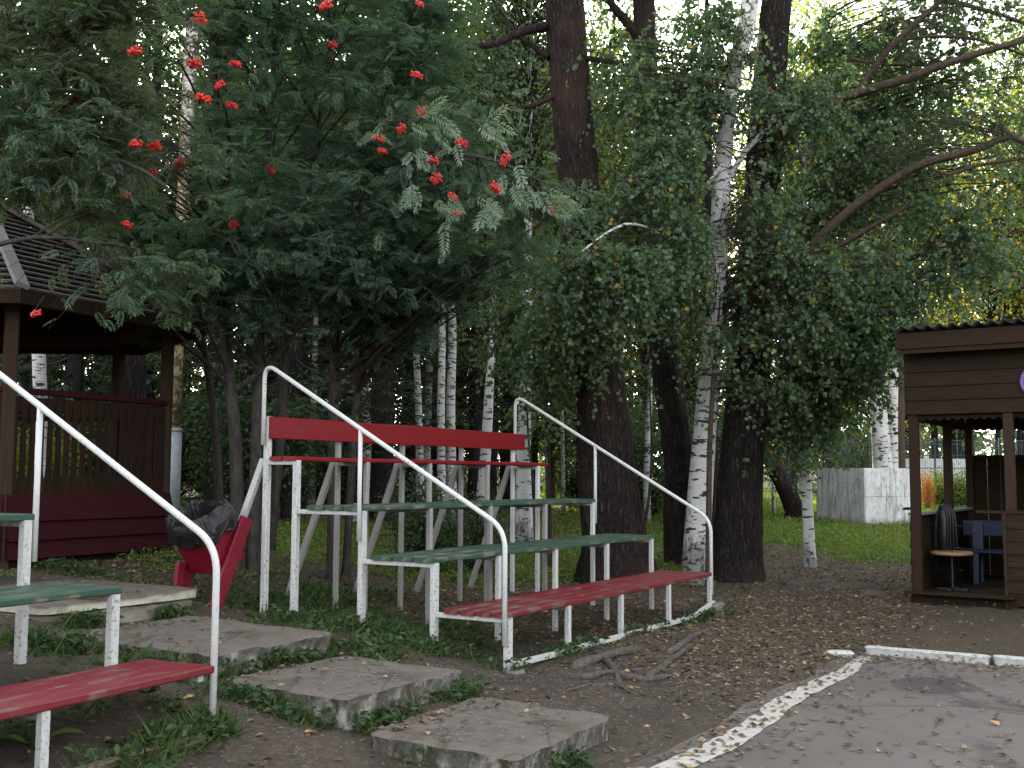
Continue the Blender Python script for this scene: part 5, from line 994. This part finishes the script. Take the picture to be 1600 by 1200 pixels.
def ground_pt(px, y): p = at(px, 745, y); return np.array([p[0], p[1], gz1(p[0], p[1]) - .05])
FW = 0
def spruce(px, y, k, label, group=None, s=1.0, rz=None, wide=1.0):
    p = ground_pt(px, y); t = thing('spruce_tree', label, 'tree', tuple(p), (px * .37 + y) % 6.28 if rz is None else rz, group); f, b, tr = SPR[k % 3]
    for nm, me in (('trunk', tr), ('branches', b), ('foliage', f)):
        o = bpy.data.objects.new(nm, me); COL.objects.link(o); o.parent = t; o.scale = (s * (wide if nm == 'trunk' else 1), s * (wide if nm == 'trunk' else 1), s)
        if nm != 'trunk': o['kind'] = 'stuff'
    return t
def broad(px, y, k, label, group=None, s=1.0, trunk=.12, bark='birch', h=9.0, name='birch_tree', lean=0.0):
    p = ground_pt(px, y); t = thing(name, label, 'tree', tuple(p), (px * .53 + y) % 6.28, group); f, b = BRD[k % 3]
    link('trunk', trunk_mesh('trunk', [(0, 0, -.2), (.02, 0, 1.5), (.1 + lean, .05, h * .5), (.05 + lean, 0, h)], [trunk * 1.15, trunk, trunk * .75, .02], 9, .5, .05, .2, int(px) + 7), M[bark], t)
    for nm, me in (('branches', b), ('foliage', f)):
        o = bpy.data.objects.new(nm, me); COL.objects.link(o); o.parent = t; o.scale = (s, s, s); o['kind'] = 'stuff'
    return t
def traced_birch(label, pts, rads, crown, cs=1.0, bark='birch', name='birch_tree', group=None, top=None, cat='tree'):
    P = px_path(pts); b = np.array([P[0][0], P[0][1], gz1(P[0][0], P[0][1]) - .08])
    P = [np.array([p[0], p[1], p[2]]) for p in P]; P = ([b] if P[0][2] > b[2] + .02 else []) + P
    if P[0] is not b: P[0] = b
    if len(rads) < len(P): rads = [rads[0] * 1.1] + list(rads)
    e = P[-1]; dv = nz(P[-1] - P[-2]) * np.array([.5, .5, 1]); 
    if top: P = P + [e + dv * (top - e[2] + b[2]) / max(dv[2], .3)]; rads = list(rads) + [.02]
    t = thing(name, label, cat, tuple(b), 0, group); link('trunk', trunk_mesh('trunk', np.array(P) - b, rads, 10, .3, .05, .3, int(pts[0][0])), M[bark], t)
    if crown is not None:
        f, br_ = BRD[crown]; off = np.array(P[-1]) - b
        for nm, me in (('branches', br_), ('foliage', f)):
            o = bpy.data.objects.new(nm, me); COL.objects.link(o); o.parent = t; o.location = (off[0] * .8, off[1] * .8, off[2] - 10.5 * cs if off[2] > 10.5 * cs else .6); o.scale = (cs, cs, cs); o.rotation_euler = (0, 0, pts[0][0] % 6.28); o['kind'] = 'stuff'
    return t
w = lambda px, y: px / 2 * y / CAM_F
traced_birch('leaning white birch behind the gazebo, its trunk showing above the roof', [(66, 760, 17.5), (60, 540, 17.5), (44, 350, 17.5), (33, 200, 17.5), (20, 20, 17.5)], [w(22, 17.5), w(21, 17.5), w(19, 17.5), w(17, 17.5), w(14, 17.5)], 0, 1.0, top=13)
traced_birch('white birch trunk just left of the dark spruce trunk behind the bleacher', [(575, 780, 26), (572, 640, 26), (566, 520, 26), (560, 420, 26)], [w(14, 26), w(13, 26), w(12, 26), w(10, 26)], 0, 1.0, top=12)
traced_birch('thin white birch midway along the backrest board, third trunk right of the dark spruce', [(657, 790, 25), (654, 640, 25), (650, 540, 25), (648, 460, 25)], [w(14, 25), w(11, 25), w(10, 25), w(8, 25)], 1, 1.0, top=12)
traced_birch('left trunk of the close white birch pair behind the middle of the bleacher', [(690, 800, 24), (689, 640, 24), (691, 520, 24), (688, 400, 24)], [w(14, 24), w(12, 24), w(11, 24), w(9, 24)], 0, 1.05, top=13)
traced_birch('right trunk of the close white birch pair behind the middle of the bleacher', [(706, 800, 24.3), (704, 640, 24.3), (707, 520, 24.3), (703, 400, 24.3)], [w(17, 24), w(15, 24), w(13, 24), w(11, 24)], None, top=12)
traced_birch('white birch bending right, left of the raised end of the far handrail', [(752, 800, 23), (760, 690, 23), (765, 600, 23), (770, 500, 23)], [w(19, 23), w(17, 23), w(14, 23), w(11, 23)], 1, 1.0, top=12)
traced_birch('stout birch with a black cracked base right at the end of the backrest board', [(819, 810, 20.5), (818, 700, 20.5), (822, 600, 20.5), (824, 470, 20.5)], [w(27, 20.5), w(22, 20.5), w(21, 20.5), w(16, 20.5)], 0, 1.0, top=13)
traced_birch('thin white birch between the two left posts of the top row', [(487, 800, 27), (488, 690, 27), (492, 560, 27)], [w(13, 27), w(12, 27), w(9, 27)], 0, .9, top=11)
traced_birch('slim white birch seen below the backrest, left of the dark spruce trunk', [(533, 800, 30), (531, 690, 30), (524, 560, 30)], [w(11, 30), w(10, 30), w(8, 30)], 1, 1.0, top=11)
traced_birch('pale slanting birch stem beyond the litter bin', [(335, 752, 27), (318, 712, 27), (305, 680, 27), (292, 620, 27)], [w(10, 27), w(9, 27), w(8, 27), w(5, 27)], None)
traced_birch('largest white birch of the clump behind the concrete block', [(1380, 742, 33), (1372, 640, 33), (1360, 540, 33), (1350, 400, 33), (1340, 220, 33)], [w(32, 33), w(27, 33), w(21, 33), w(16, 33), w(10, 33)], 1, 1.1, 'birch_clean', top=15)
traced_birch('white birch trunk in the middle of the clump behind the concrete block', [(1381, 700, 33.4), (1382, 620, 33.4), (1380, 520, 33.4), (1386, 400, 33.4)], [w(14, 33), w(13, 33), w(12, 33), w(9, 33)], None, 1.0, 'birch_clean', top=13)
traced_birch('straight white birch at the right of the clump behind the concrete block', [(1396, 742, 33.2), (1396, 640, 33.2), (1400, 500, 33.2), (1409, 330, 33.2), (1414, 200, 33.2)], [w(16, 33), w(14, 33), w(13, 33), w(11, 33), w(8, 33)], 1, 1.0, 'birch_clean', top=14)
traced_birch('grey trunk half hidden by the straight birch, next to the shelter wall', [(1408, 742, 34.5), (1407, 640, 34.5), (1406, 520, 34.5)], [w(15, 34), w(13, 34), w(11, 34)], None, 1.0, 'limb_bark', name='tree', top=10)
traced_birch('dark trunk leaning left over the grass, left of the slender birch', [(1243, 800, 31), (1222, 752, 31), (1197, 705, 31), (1172, 655, 31), (1150, 590, 31)], [w(30, 31), w(27, 31), w(24, 31), w(20, 31), w(14, 31)], None, 1.0, 'larch_bark', name='leaning_tree', top=7)
traced_birch('thin white stem sloping up above the leaning dark trunk', [(1208, 724, 32), (1214, 690, 32), (1221, 640, 32), (1228, 570, 32)], [w(5, 32), w(5, 32), w(4, 32), w(3, 32)], None, name='birch_sapling', cat='sapling')
traced_birch('broad grey rough trunk seen through the gazebo opening, right of the white birch', [(207, 800, 17.0), (205, 560, 17.0), (200, 300, 17.0), (196, 0, 17)], [w(50, 17), w(45, 17), w(40, 17), w(34, 17)], None, 1.0, 'pine_bark', name='pine_tree', top=14)
for i, (px, yy, ww) in enumerate(((862, 36, 11), (880, 37, 9), (905, 36.5, 11))):
    lb = ['leftmost of three red brown pine trunks seen past the end of the backrest', 'middle of three red brown pine trunks, the thinnest, past the end of the backrest', 'rightmost of three red brown pine trunks, nearest the leaning larch'][i]
    traced_birch(lb, [(px, 790, yy), (px + 1, 690, yy), (px + 2, 540, yy)], [w(ww, yy), w(ww, yy), w(ww * .8, yy)], 0, 1.0, 'pine_red', name='pine_tree', group='red pines past the backrest', top=13)
# spruces that can be told apart
spruce(597, 23.5, 0, 'thick nearly black spruce trunk rising behind the backrest board', wide=1.35, s=1.05)
spruce(455, 20.5, 1, 'dark spruce behind the rowan stems, left of the bleacher')
spruce(742, 28, 2, 'dark spruce between the birch pair and the bending birch')
spruce(225, 25, 2, 'dark spruce behind the cream pole, a little to its left')
spruce(110, 22.5, 0, 'dark spruce filling the gazebo opening left of the grey trunk', s=1.05)
spruce(1112, 26, 1, 'dark spruce seen low between the peeling birch and the broad pine')
rng = np.random.default_rng(17); G1 = 'dark spruces of the far wood'
far = []
for (x0, x1, y0, y1, n) in ((-900, 420, 24, 46, 16), (330, 900, 29, 50, 16), (880, 1130, 30, 50, 7), (1120, 1520, 52, 75, 10), (1450, 2300, 50, 85, 10), (-1400, 1100, 52, 80, 26)):
    for i in range(n): far.append((x0 + (x1 - x0) * (i + rng.uniform(.1, .9)) / n, rng.uniform(y0, y1)))
far += [(40, 26), (150, 29), (330, 23), (392, 27), (545, 27), (-40, 23), (500, 31), (430, 33), (640, 31), (790, 33)]
for i, (px, y) in enumerate(far): spruce(px, y, i, 'tall dark spruce of the far wood, one among many alike', G1, rng.uniform(.85, 1.15))
G2 = 'thin birches of the far wood'
for i in range(30):
    px = -500 + 1600 * (i + rng.uniform(.1, .9)) / 30; y = rng.uniform(28, 55); broad(px, y, int(rng.integers(0, 2)), 'thin white stemmed birch of the far wood, one among many alike', G2, rng.uniform(.85, 1.1), rng.uniform(.06, .12), 'birch', 9.5)
G3 = 'yellow green trees beyond the wire fence'
for i in range(13):
    px = 1130 + 900 * (i + rng.uniform(.1, .9)) / 13; broad(px, rng.uniform(46, 62), [1, 2, 1][i % 3], 'yellow green leafy tree beyond the wire fence, one among many alike', G3, rng.uniform(.85, 1.1), .12, 'spruce_bark', 9, 'leafy_tree')
G4 = 'leafy shrubs of the forest floor'
for i in range(46):
    px = -400 + 1520 * (i + rng.uniform(.1, .9)) / 46; y = rng.uniform(19, 42) if px < 420 else rng.uniform(25, 44); p = ground_pt(px, y); t = thing('shrub', 'low leafy shrub on the forest floor behind the stands, one among many alike', 'shrub', tuple(p), i * 1.7, G4); f, b = BSH[i % 3]
    for nm, me in (('branches', b), ('foliage', f)):
        o = bpy.data.objects.new(nm, me); COL.objects.link(o); o.parent = t; s = rng.uniform(.6, 1.1); o.scale = (s, s, s); o['kind'] = 'stuff'
G5 = 'tall leafy trees behind the trunks'
for i, (px, y, k, sc_) in enumerate(((470, 34, 1, 1.45), (665, 30, 0, 1.45), (715, 36, 2, 1.6), (770, 30, 1, 1.4), (830, 40, 2, 1.7), (930, 34, 1, 1.5), (1010, 36, 0, 1.5), (1080, 40, 2, 1.7), (1240, 44, 1, 1.9), (1310, 50, 1, 2.2), (1375, 42, 2, 1.6), (1500, 58, 1, 1.7), (1560, 46, 2, 1.9), (1610, 50, 1, 2.1), (1680, 42, 1, 1.8), (1740, 46, 0, 1.8), (460, 40, 1, 1.7), (350, 36, 0, 1.6), (220, 40, 0, 1.7), (60, 38, 0, 1.7))):
    broad(px, y, k, 'tall leafy tree whose crown shows high between the nearer trunks, one among many alike', G5, sc_, .12, 'spruce_bark' if k else 'birch', 14, 'leafy_tree')
def shrub(px, y, k, label, s=1.0, mat=None):
    p = ground_pt(px, y); t = thing('shrub', label, 'shrub', tuple(p), px % 6); f, b = BSH[k]
    for nm, me in (('branches', b), ('foliage', f)): o = bpy.data.objects.new(nm, me); COL.objects.link(o); o.parent = t; o.scale = (s, s, s); o['kind'] = 'stuff'
shrub(668, 16.0, 0, 'dark low shrub behind the middle posts of the bleacher', .62)
shrub(745, 16.6, 0, 'smaller dark shrub right of the one behind the middle posts', .5)
shrub(1225, 46, 1, 'light green bush beyond the fence, left of the concrete block', 1.5)
shrub(1290, 47, 2, 'green bush between the slender birch and the birch clump', 1.3)
shrub(1340, 48, 1, 'yellow green bush close left of the birch clump', 1.7)
shrub(1465, 36, 1, 'yellow green bush seen through the first opening of the shelter', .75)
shrub(1500, 35, 1, 'yellow green bush seen through the second opening of the shelter', .8)
p = ground_pt(1449, 34); t = thing('shrub', 'small orange leaved bush seen through the first shelter opening', 'shrub', tuple(p)); f = BSH[1][0].copy(); f.materials.clear(); f.materials.append(M['red_leaf']); o = link('foliage', f, None, t); o.scale = (.22, .22, .75); o['kind'] = 'stuff'; o = link('branches', BSH[1][1], None, t); o.scale = (.22, .22, .75); o['kind'] = 'stuff'
# bare sapling stems beside the leaning larch
for i, (a, b_, lb) in enumerate((((985, 860), (978, 690), 'thin bare sapling stem right of the leaning larch, the straight one'), ((1002, 850), (1018, 690), 'thin bare sapling stem right of the leaning larch, bending right'), ((838, 870), (826, 690), 'thin bare sapling stem left of the young leafy birch, sloping left'))):
    traced_birch(lb, [(a[0], a[1], 18.5), ((a[0] + b_[0]) / 2 + 5, (a[1] + b_[1]) / 2, 18.5), (b_[0], b_[1], 18.5), (b_[0] - 4, b_[1] - 110, 18.5)], [.03, .026, .02, .008], None, 1, 'rowan_bark', name='sapling', cat='sapling')
# far wood as one mass, closing the horizon all round
def far_mass():
    rng = np.random.default_rng(90); n = 2600; an = rng.uniform(-math.pi, math.pi, n); r = rng.uniform(85, 130, n); x = r * np.sin(an); y = 20 + r * np.cos(an) * .9; z = gz(x, y)
    H = rng.uniform(6, 14, n); H = np.where((np.abs(an) < .7) & (an > .15), H * .72, H); k = 34; i = np.repeat(np.arange(n), k); f = rng.uniform(0, 1, n * k); rr = (1 - f) * 2.4 + .3; a2 = rng.uniform(0, 6.28, n * k)
    P = np.c_[x[i] + np.cos(a2) * rr * rng.uniform(.4, 1, n * k), y[i] + np.sin(a2) * rr, z[i] + f * H[i]]; v, fc = place(NEEDLE_T, P, rand_dir(rng, n * k, -.4), rand_dir(rng, n * k, .4), rng.uniform(.9, 1.9, n * k))
    o = link('far_woods', new_mesh('far_woods', v, fc), M['needle']); tag(o, 'dark mass of far woods closing the view behind the nearer trees', 'woods'); o['kind'] = 'stuff'
far_mass()
# ================================================================== SMALL THINGS ON THE GROUND
SLABS = [(-2.08, -1.17, 1.18, .96, .115), (-1.95, .10, 1.2, 1.04, .265), (-1.86, 1.62, 1.24, 1.5, .415), (-1.62, 4.15, 1.6, 2.84, .60)]
def surf(x, y):
    z = gz(x, y) + gbump(x, y); u, v = buv(x, y); z = np.where((v < -2.12) & (u < 2.86), court_z(x, y) + .004, z)
    for uc, vc, su, sv, h in SLABS: z = np.where((np.abs(u - uc) < su / 2) & (np.abs(v - vc) < sv / 2), h + .006, z)
    return z
def scatter(rng, n, x0, x1, y0, y1): return rng.uniform(x0, x1, n), rng.uniform(y0, y1, n)
BLADE = (np.array([(-.05, 0, 0), (.05, 0, 0), (0, 1, -.12)]), np.array([(0, 1, 2)]))
TUFT = (np.array([(0, 0, 0), (.30, .45, .06), (0, 1, -.10), (-.30, .45, .06)]), np.array([(0, 1, 2), (0, 2, 3)]))
def grass_far():
    rng = np.random.default_rng(101); n = 420000; y = 10.5 + 36 * rng.uniform(0, 1, n) ** 1.25; x = (rng.uniform(-.52, .56, n)) * y; g, l = cover(x, y); k = rng.uniform(0, 1, n) < g * .9 + .012; x, y, g = x[k], y[k], g[k]
    z = surf(x, y) - .008; m = len(x); b = rng.uniform(0, 1, m) < .62; P = np.c_[x, y, z]; sc_ = np.clip(y / 22, .6, 1.6)
    v1, f1 = place(BLADE, P[b], rand_dir(rng, b.sum(), 1.1, .4), rand_dir(rng, b.sum()), rng.uniform(.06, .17, b.sum()) * sc_[b] * 1.15)
    c = ~b; Pc = P[c] + np.c_[np.zeros((c.sum(), 2)), rng.uniform(.02, .09, c.sum())]; v2, f2 = place(TUFT, Pc, rand_dir(rng, c.sum(), .25, .4), rand_dir(rng, c.sum(), 1.3, .6), rng.uniform(.045, .10, c.sum()) * sc_[c])
    o = link('grass', new_mesh('grass', np.r_[v1, v2], np.r_[f1, f2 + len(v1)]), M['grass']); o['kind'] = 'stuff'; tag(o, 'green grass and clover on the ground beneath the trees', 'grass')
grass_far()
def weeds():
    rng = np.random.default_rng(102); X = []; Y = []; H = []
    def strip(u0, v0, u1, v1, n, wd, h, o=BO, a=BA):
        t = rng.uniform(0, 1, n); u = u0 + (u1 - u0) * t + rng.normal(0, wd, n); v = v0 + (v1 - v0) * t + rng.normal(0, wd, n); n_ = vnoise(u * 3.3, v * 3.3, 0, 8); k = rng.uniform(0, 1, n) < np.clip((n_ - .30) * 2.2, 0, 1); p = bpt(u[k], v[k], o, a); X.append(p[0]); Y.append(p[1]); H.append(np.full(k.sum(), h) * rng.uniform(.5, 1.3, k.sum()))
    strip(-2.5, .86, -1.2, .80, 1500, .05, .10); strip(-2.5, -.46, -1.3, -.50, 1500, .06, .10); strip(-2.6, -.3, -2.7, .6, 700, .08, .10); strip(-1.25, -.5, -1.2, .6, 500, .06, .09); strip(-2.7, -1.0, -2.72, -1.7, 500, .06, .10); strip(-2.5, -1.72, -1.4, -1.74, 700, .04, .09)
    strip(-2.4, 2.62, -.9, 2.66, 1800, .07, .12); strip(-.7, 2.8, -.6, 5.4, 1600, .12, .12); strip(-.1, .35, .0, 2.6, 2800, .22, .13); strip(-.9, .5, -.8, 2.4, 1600, .20, .12); strip(-.05, -.06, 4.6, -.06, 2200, .05, .09); strip(-.3, 2.9, 2.5, 3.3, 2600, .3, .15); strip(4.7, -.1, 4.9, .4, 260, .10, .16); strip(.3, .5, 1.6, 2.2, 1500, .35, .12)
    strip(-2.75, .8, -2.9, 2.3, 1700, .14, .13); strip(-.05, -.05, -.9, -.15, 900, .07, .16, LO, LA); strip(-.3, .5, -4, .7, 1500, .2, .11, LO, LA); strip(-.2, 1.2, -3.5, 1.8, 900, .3, .10, LO, LA); strip(.1, .1, .15, .9, 500, .1, .09, LO, LA); strip(.1, -.02, .1, .02, 260, .07, .18, LO, LA)
    X_, Y_, H_ = np.concatenate(X), np.concatenate(Y), np.concatenate(H); k = np.ones(len(X_), bool); u, v = buv(X_, Y_)
    for uc, vc, su, sv, h in SLABS: k &= ~((np.abs(u - uc) < su / 2 + .02) & (np.abs(v - vc) < sv / 2 + .02))
    X_, Y_, H_ = X_[k], Y_[k], H_[k]; P = np.c_[X_, Y_, surf(X_, Y_) - .01]; n = len(P)
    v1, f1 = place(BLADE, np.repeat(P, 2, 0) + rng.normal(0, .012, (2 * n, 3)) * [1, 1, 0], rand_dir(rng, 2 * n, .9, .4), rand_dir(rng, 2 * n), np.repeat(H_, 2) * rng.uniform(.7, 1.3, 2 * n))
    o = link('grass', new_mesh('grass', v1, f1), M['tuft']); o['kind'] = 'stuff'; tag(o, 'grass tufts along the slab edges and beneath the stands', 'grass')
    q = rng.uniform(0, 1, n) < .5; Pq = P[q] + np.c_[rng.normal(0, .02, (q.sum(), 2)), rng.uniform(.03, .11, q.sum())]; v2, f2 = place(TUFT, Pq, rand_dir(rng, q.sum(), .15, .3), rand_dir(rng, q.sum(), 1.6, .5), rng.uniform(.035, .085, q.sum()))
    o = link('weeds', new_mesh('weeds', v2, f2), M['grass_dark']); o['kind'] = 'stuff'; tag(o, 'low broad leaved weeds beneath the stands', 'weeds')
weeds()
def big_leaf_plant(px, py, label, n, L, seed, flat=.4):
    p = on_ground(px, py); rng = np.random.default_rng(seed); t = thing('broadleaf_plant', label, 'plant', (p[0], p[1], gz1(p[0], p[1]) + .0), 0)
    for k in range(n):
        a = k * 6.28 / n + rng.uniform(-.4, .4); d = np.array([math.cos(a), math.sin(a), 0]); s = np.array([-d[1], d[0], 0]); l = L * rng.uniform(.7, 1.2); V = []; prof = [(0, .015, .0), (.2, .05, .10), (.4, .20, .20), (.6, .24, .26), (.8, .17, .25), (1, .01, .18)]
        for f, wd, z in prof: c = d * f * l + np.array([0, 0, z * l * (1.4 - flat)]); V += [c - s * wd * l + [0, 0, .03 * l], c, c + s * wd * l + [0, 0, .03 * l]]
        Q = [(3 * i + j, 3 * i + j + 1, 3 * i + j + 4, 3 * i + j + 3) for i in range(5) for j in range(2)]; link('leaf', new_mesh('leaf', V, Q=Q, smooth=True), M['grass_dark'] if k % 3 else M['grass'], t)
big_leaf_plant(520, 978, 'broad pale dock leaf plant between the third slab and the bleacher posts', 5, .34, 1)
big_leaf_plant(600, 1000, 'broadleaf plant left of the second front post of the bleacher', 5, .26, 2); big_leaf_plant(745, 1010, 'broadleaf plant under the lowest red seat, behind its left front post', 5, .22, 3)
big_leaf_plant(205, 1168, 'small broadleaf plant under the left-hand red bench by the picture bottom', 4, .16, 4); big_leaf_plant(48, 1175, 'bigger broadleaf plant at the bottom left corner under the red bench', 6, .24, 5); big_leaf_plant(300, 1120, 'small plant at the foot of the left-hand handrail', 4, .16, 6)
big_leaf_plant(178, 862, 'tiny broadleaf plant at the foot of the gazebo skirt', 4, .16, 7)
def litter():
    rng = np.random.default_rng(103); n = 260000; y = 5.2 + 24 * rng.uniform(0, 1, n) ** 1.5; x = rng.uniform(-.5, .52, n) * y; g, l = cover(x, y); u, v = buv(x, y)
    nn = fbm(x * 1.4, y * 1.4, 0, 44); l = l * .22 + .03 * sstep(.42, .62, nn) + .004
    court = (v < -2.1); edge = np.exp(-np.clip(-(v + 2.2), 0, 9) / .30) * .08 + np.exp(-np.clip(2.9 - u, 0, 9) / .35) * .22 * (u < 2.95) + .006 + .016 * sstep(.5, .65, nn); l = np.where(court, edge, l)
    l = np.where((v > -2.1) & (v < -.15) & (u > .6), np.maximum(l, .10 * sstep(.35, .6, nn)), l)
    for uc, vc, su, sv, h in SLABS: ins = (np.abs(u - uc) < su / 2) & (np.abs(v - vc) < sv / 2); l = np.where(ins, np.where(v > vc + sv * .30, .06, .010), l)
    k = rng.uniform(0, 1, n) < l * 1.6; x, y = x[k], y[k]; P = np.c_[x, y, surf(x, y) + .006]; m = len(P)
    T = (np.array([(0, -.5, .05), (.36, -.05, .16), (0, .5, .02), (-.34, 0, .12)]), np.array([(0, 1, 2), (0, 2, 3)])); a = rng.uniform(0, 6.28, m)
    v_, f = place(T, P, np.c_[np.cos(a), np.sin(a), rng.normal(0, .12, m)], rand_dir(rng, m, 2.4, .5), rng.uniform(.028, .066, m)); print('litter', m)
    o = link('fallen_leaves', new_mesh('fallen_leaves', v_, f), M['litter']); o['kind'] = 'stuff'; tag(o, 'brown and yellow fallen leaves strewn over dirt, slabs and court', 'fallen leaves')
    peb = rng.uniform(0, 1, 9000); x = rng.uniform(-3.2, 3, 9000); y = rng.uniform(5.2, 11, 9000); u, v = buv(x, y); k = (v > -2.1) & (v < .3); x, y = x[k], y[k]; P = np.c_[x, y, surf(x, y)]; OCT = (np.array([(1, 0, 0), (0, 1, 0), (-1, 0, 0), (0, -1, 0), (0, 0, .6)]), np.array([(0, 1, 4), (1, 2, 4), (2, 3, 4), (3, 0, 4)]))
    v_, f = place(OCT, P, np.c_[rand_dir(rng, len(P))[:, :2], np.zeros(len(P))], np.tile([0, 0, 1.], (len(P), 1)), rng.uniform(.003, .011, len(P))); o = link('pebbles', new_mesh('pebbles', v_, f), M['stone']); o['kind'] = 'stuff'; tag(o, 'small pebbles and crumbs of soil on the bare dirt', 'pebbles')
litter()
LEAF5 = (np.array([(0, -.5, .0), (.2, -.3, .10), (.36, .0, .14), (.22, .3, .08), (0, .55, .0), (-.2, .3, .10), (-.36, 0, .12), (-.2, -.3, .06), (0, 0, .0)]), np.array([(8, i, (i + 1) % 8) for i in range(8)]))
for i, (px, py, lb, s) in enumerate(((438, 1123, 'bright yellow fallen leaf on the dark soil below the second slab, the leftmost', .085), (491, 1127, 'upright yellow leaf on dark soil just left of the lowest slab', .08), (486, 1150, 'largest yellow fallen leaf, nearest the picture bottom, left of the lowest slab', .10), (182, 983, 'reddish brown leaf lying on the third slab behind the left red bench', .09), (295, 1107, 'brown curled leaf on the soil at the left handrail foot', .08), (1555, 1147, 'orange maple like leaf alone on the asphalt', .09), (405, 1118, 'pale yellow leaf on the soil right of the left-hand bench', .06))):
    p = on_ground(px, py); z = float(surf(np.array([p[0]]), np.array([p[1]]))[0]) + .012; o = link('fallen_leaf', new_mesh('fallen_leaf', LEAF5[0], LEAF5[1]), M['litter_bright' if i != 3 else 'red_leaf'], None, (p[0], p[1], z)); o.scale = (s, s, s); o.rotation_euler = (.15, .1, i * 1.3); tag(o, lb, 'leaf', 'single bright fallen leaves')
# exposed roots before the bleacher
def roots():
    p0 = on_ground(985, 1045); z0 = gz1(p0[0], p0[1]); t = thing('exposed_roots', 'bare tree roots in the dirt before the lowest red seat', 'roots', (p0[0], p0[1], z0)); rng = np.random.default_rng(7)
    for pts, r in ((((895, 1046), (935, 1036), (965, 1026), (1006, 1014)), .055), (((930, 1022), (945, 1038), (958, 1052), (968, 1070)), .04), (((955, 1055), (985, 1066), (1020, 1068), (1060, 1060)), .036), (((1010, 1062), (1035, 1048), (1052, 1032), (1085, 1005)), .038), (((890, 1062), (920, 1066), (950, 1058), (975, 1062)), .032), (((960, 1070), (975, 1082), (1000, 1090)), .018), (((1060, 1012), (1075, 1025), (1082, 1050), (1070, 1070)), .018), (((1040, 1020), (1062, 1015), (1082, 1000), (1104, 990)), .042), (((880, 1085), (915, 1078), (945, 1072)), .014)):
        P = np.array([on_ground(*q) for q in pts]); P[:, 2] = surf(P[:, 0], P[:, 1]) + r * .6; P[0, 2] -= r * 1.3; P[-1, 2] -= r * 1.3; C = resample(P, 16); C[:, 2] = C[:, 2] + (surf(C[:, 0], C[:, 1]) + r * .5 - C[:, 2]) * .6 + rng.normal(0, .004, 16); C[0, 2] -= r; C[-1, 2] -= r
        link('root', MB().tube(C - np.array([p0[0], p0[1], z0]), np.linspace(1, .55, 16) * r * rng.uniform(.85, 1.15, 16), 8).mesh('root', True), M['root'], t)
M['root'] = m_smooth('grey_brown_root', (.045, .037, .031), (.085, .072, .063), (.14, .12, .105), (4, 4, 4), .8)
roots()
for i, (px, py, sx, lb) in enumerate(((1268, 914, .42, 'dark flat root hump left of the two on the path by the slender birch'), (1325, 921, .48, 'longest dark flat root hump on the path right of the slender birch'), (1364, 932, .22, 'smallest dark lump at the right end of the root humps on the path'))):
    p = on_ground(px, py); A = np.linspace(0, 6.283, 16, endpoint=False); V = []; 
    for f, z in ((1.05, -.05), (1, .01), (.8, .055), (.45, .08)): V.append(np.c_[np.cos(A) * sx * f * (1 + .12 * np.sin(3 * A + i)), np.sin(A) * .16 * f * (1 + .2 * np.cos(2 * A)), np.full(16, z) + .012 * np.sin(5 * A)])
    I = np.arange(64).reshape(4, 16); Q = np.stack([I[:-1], np.roll(I[:-1], -1, 1), np.roll(I[1:], -1, 1), I[1:]], -1).reshape(-1, 4); V = np.r_[np.concatenate(V), [[0, 0, .085]]]; o = link('root_hump', new_mesh('root_hump', V, [(64, 48 + k, 48 + (k + 1) % 16) for k in range(16)], Q, True), M['root'], None, (p[0], p[1], gz1(p[0], p[1]))); o.rotation_euler = (0, 0, -.12); tag(o, lb, 'root', 'root humps on the path')
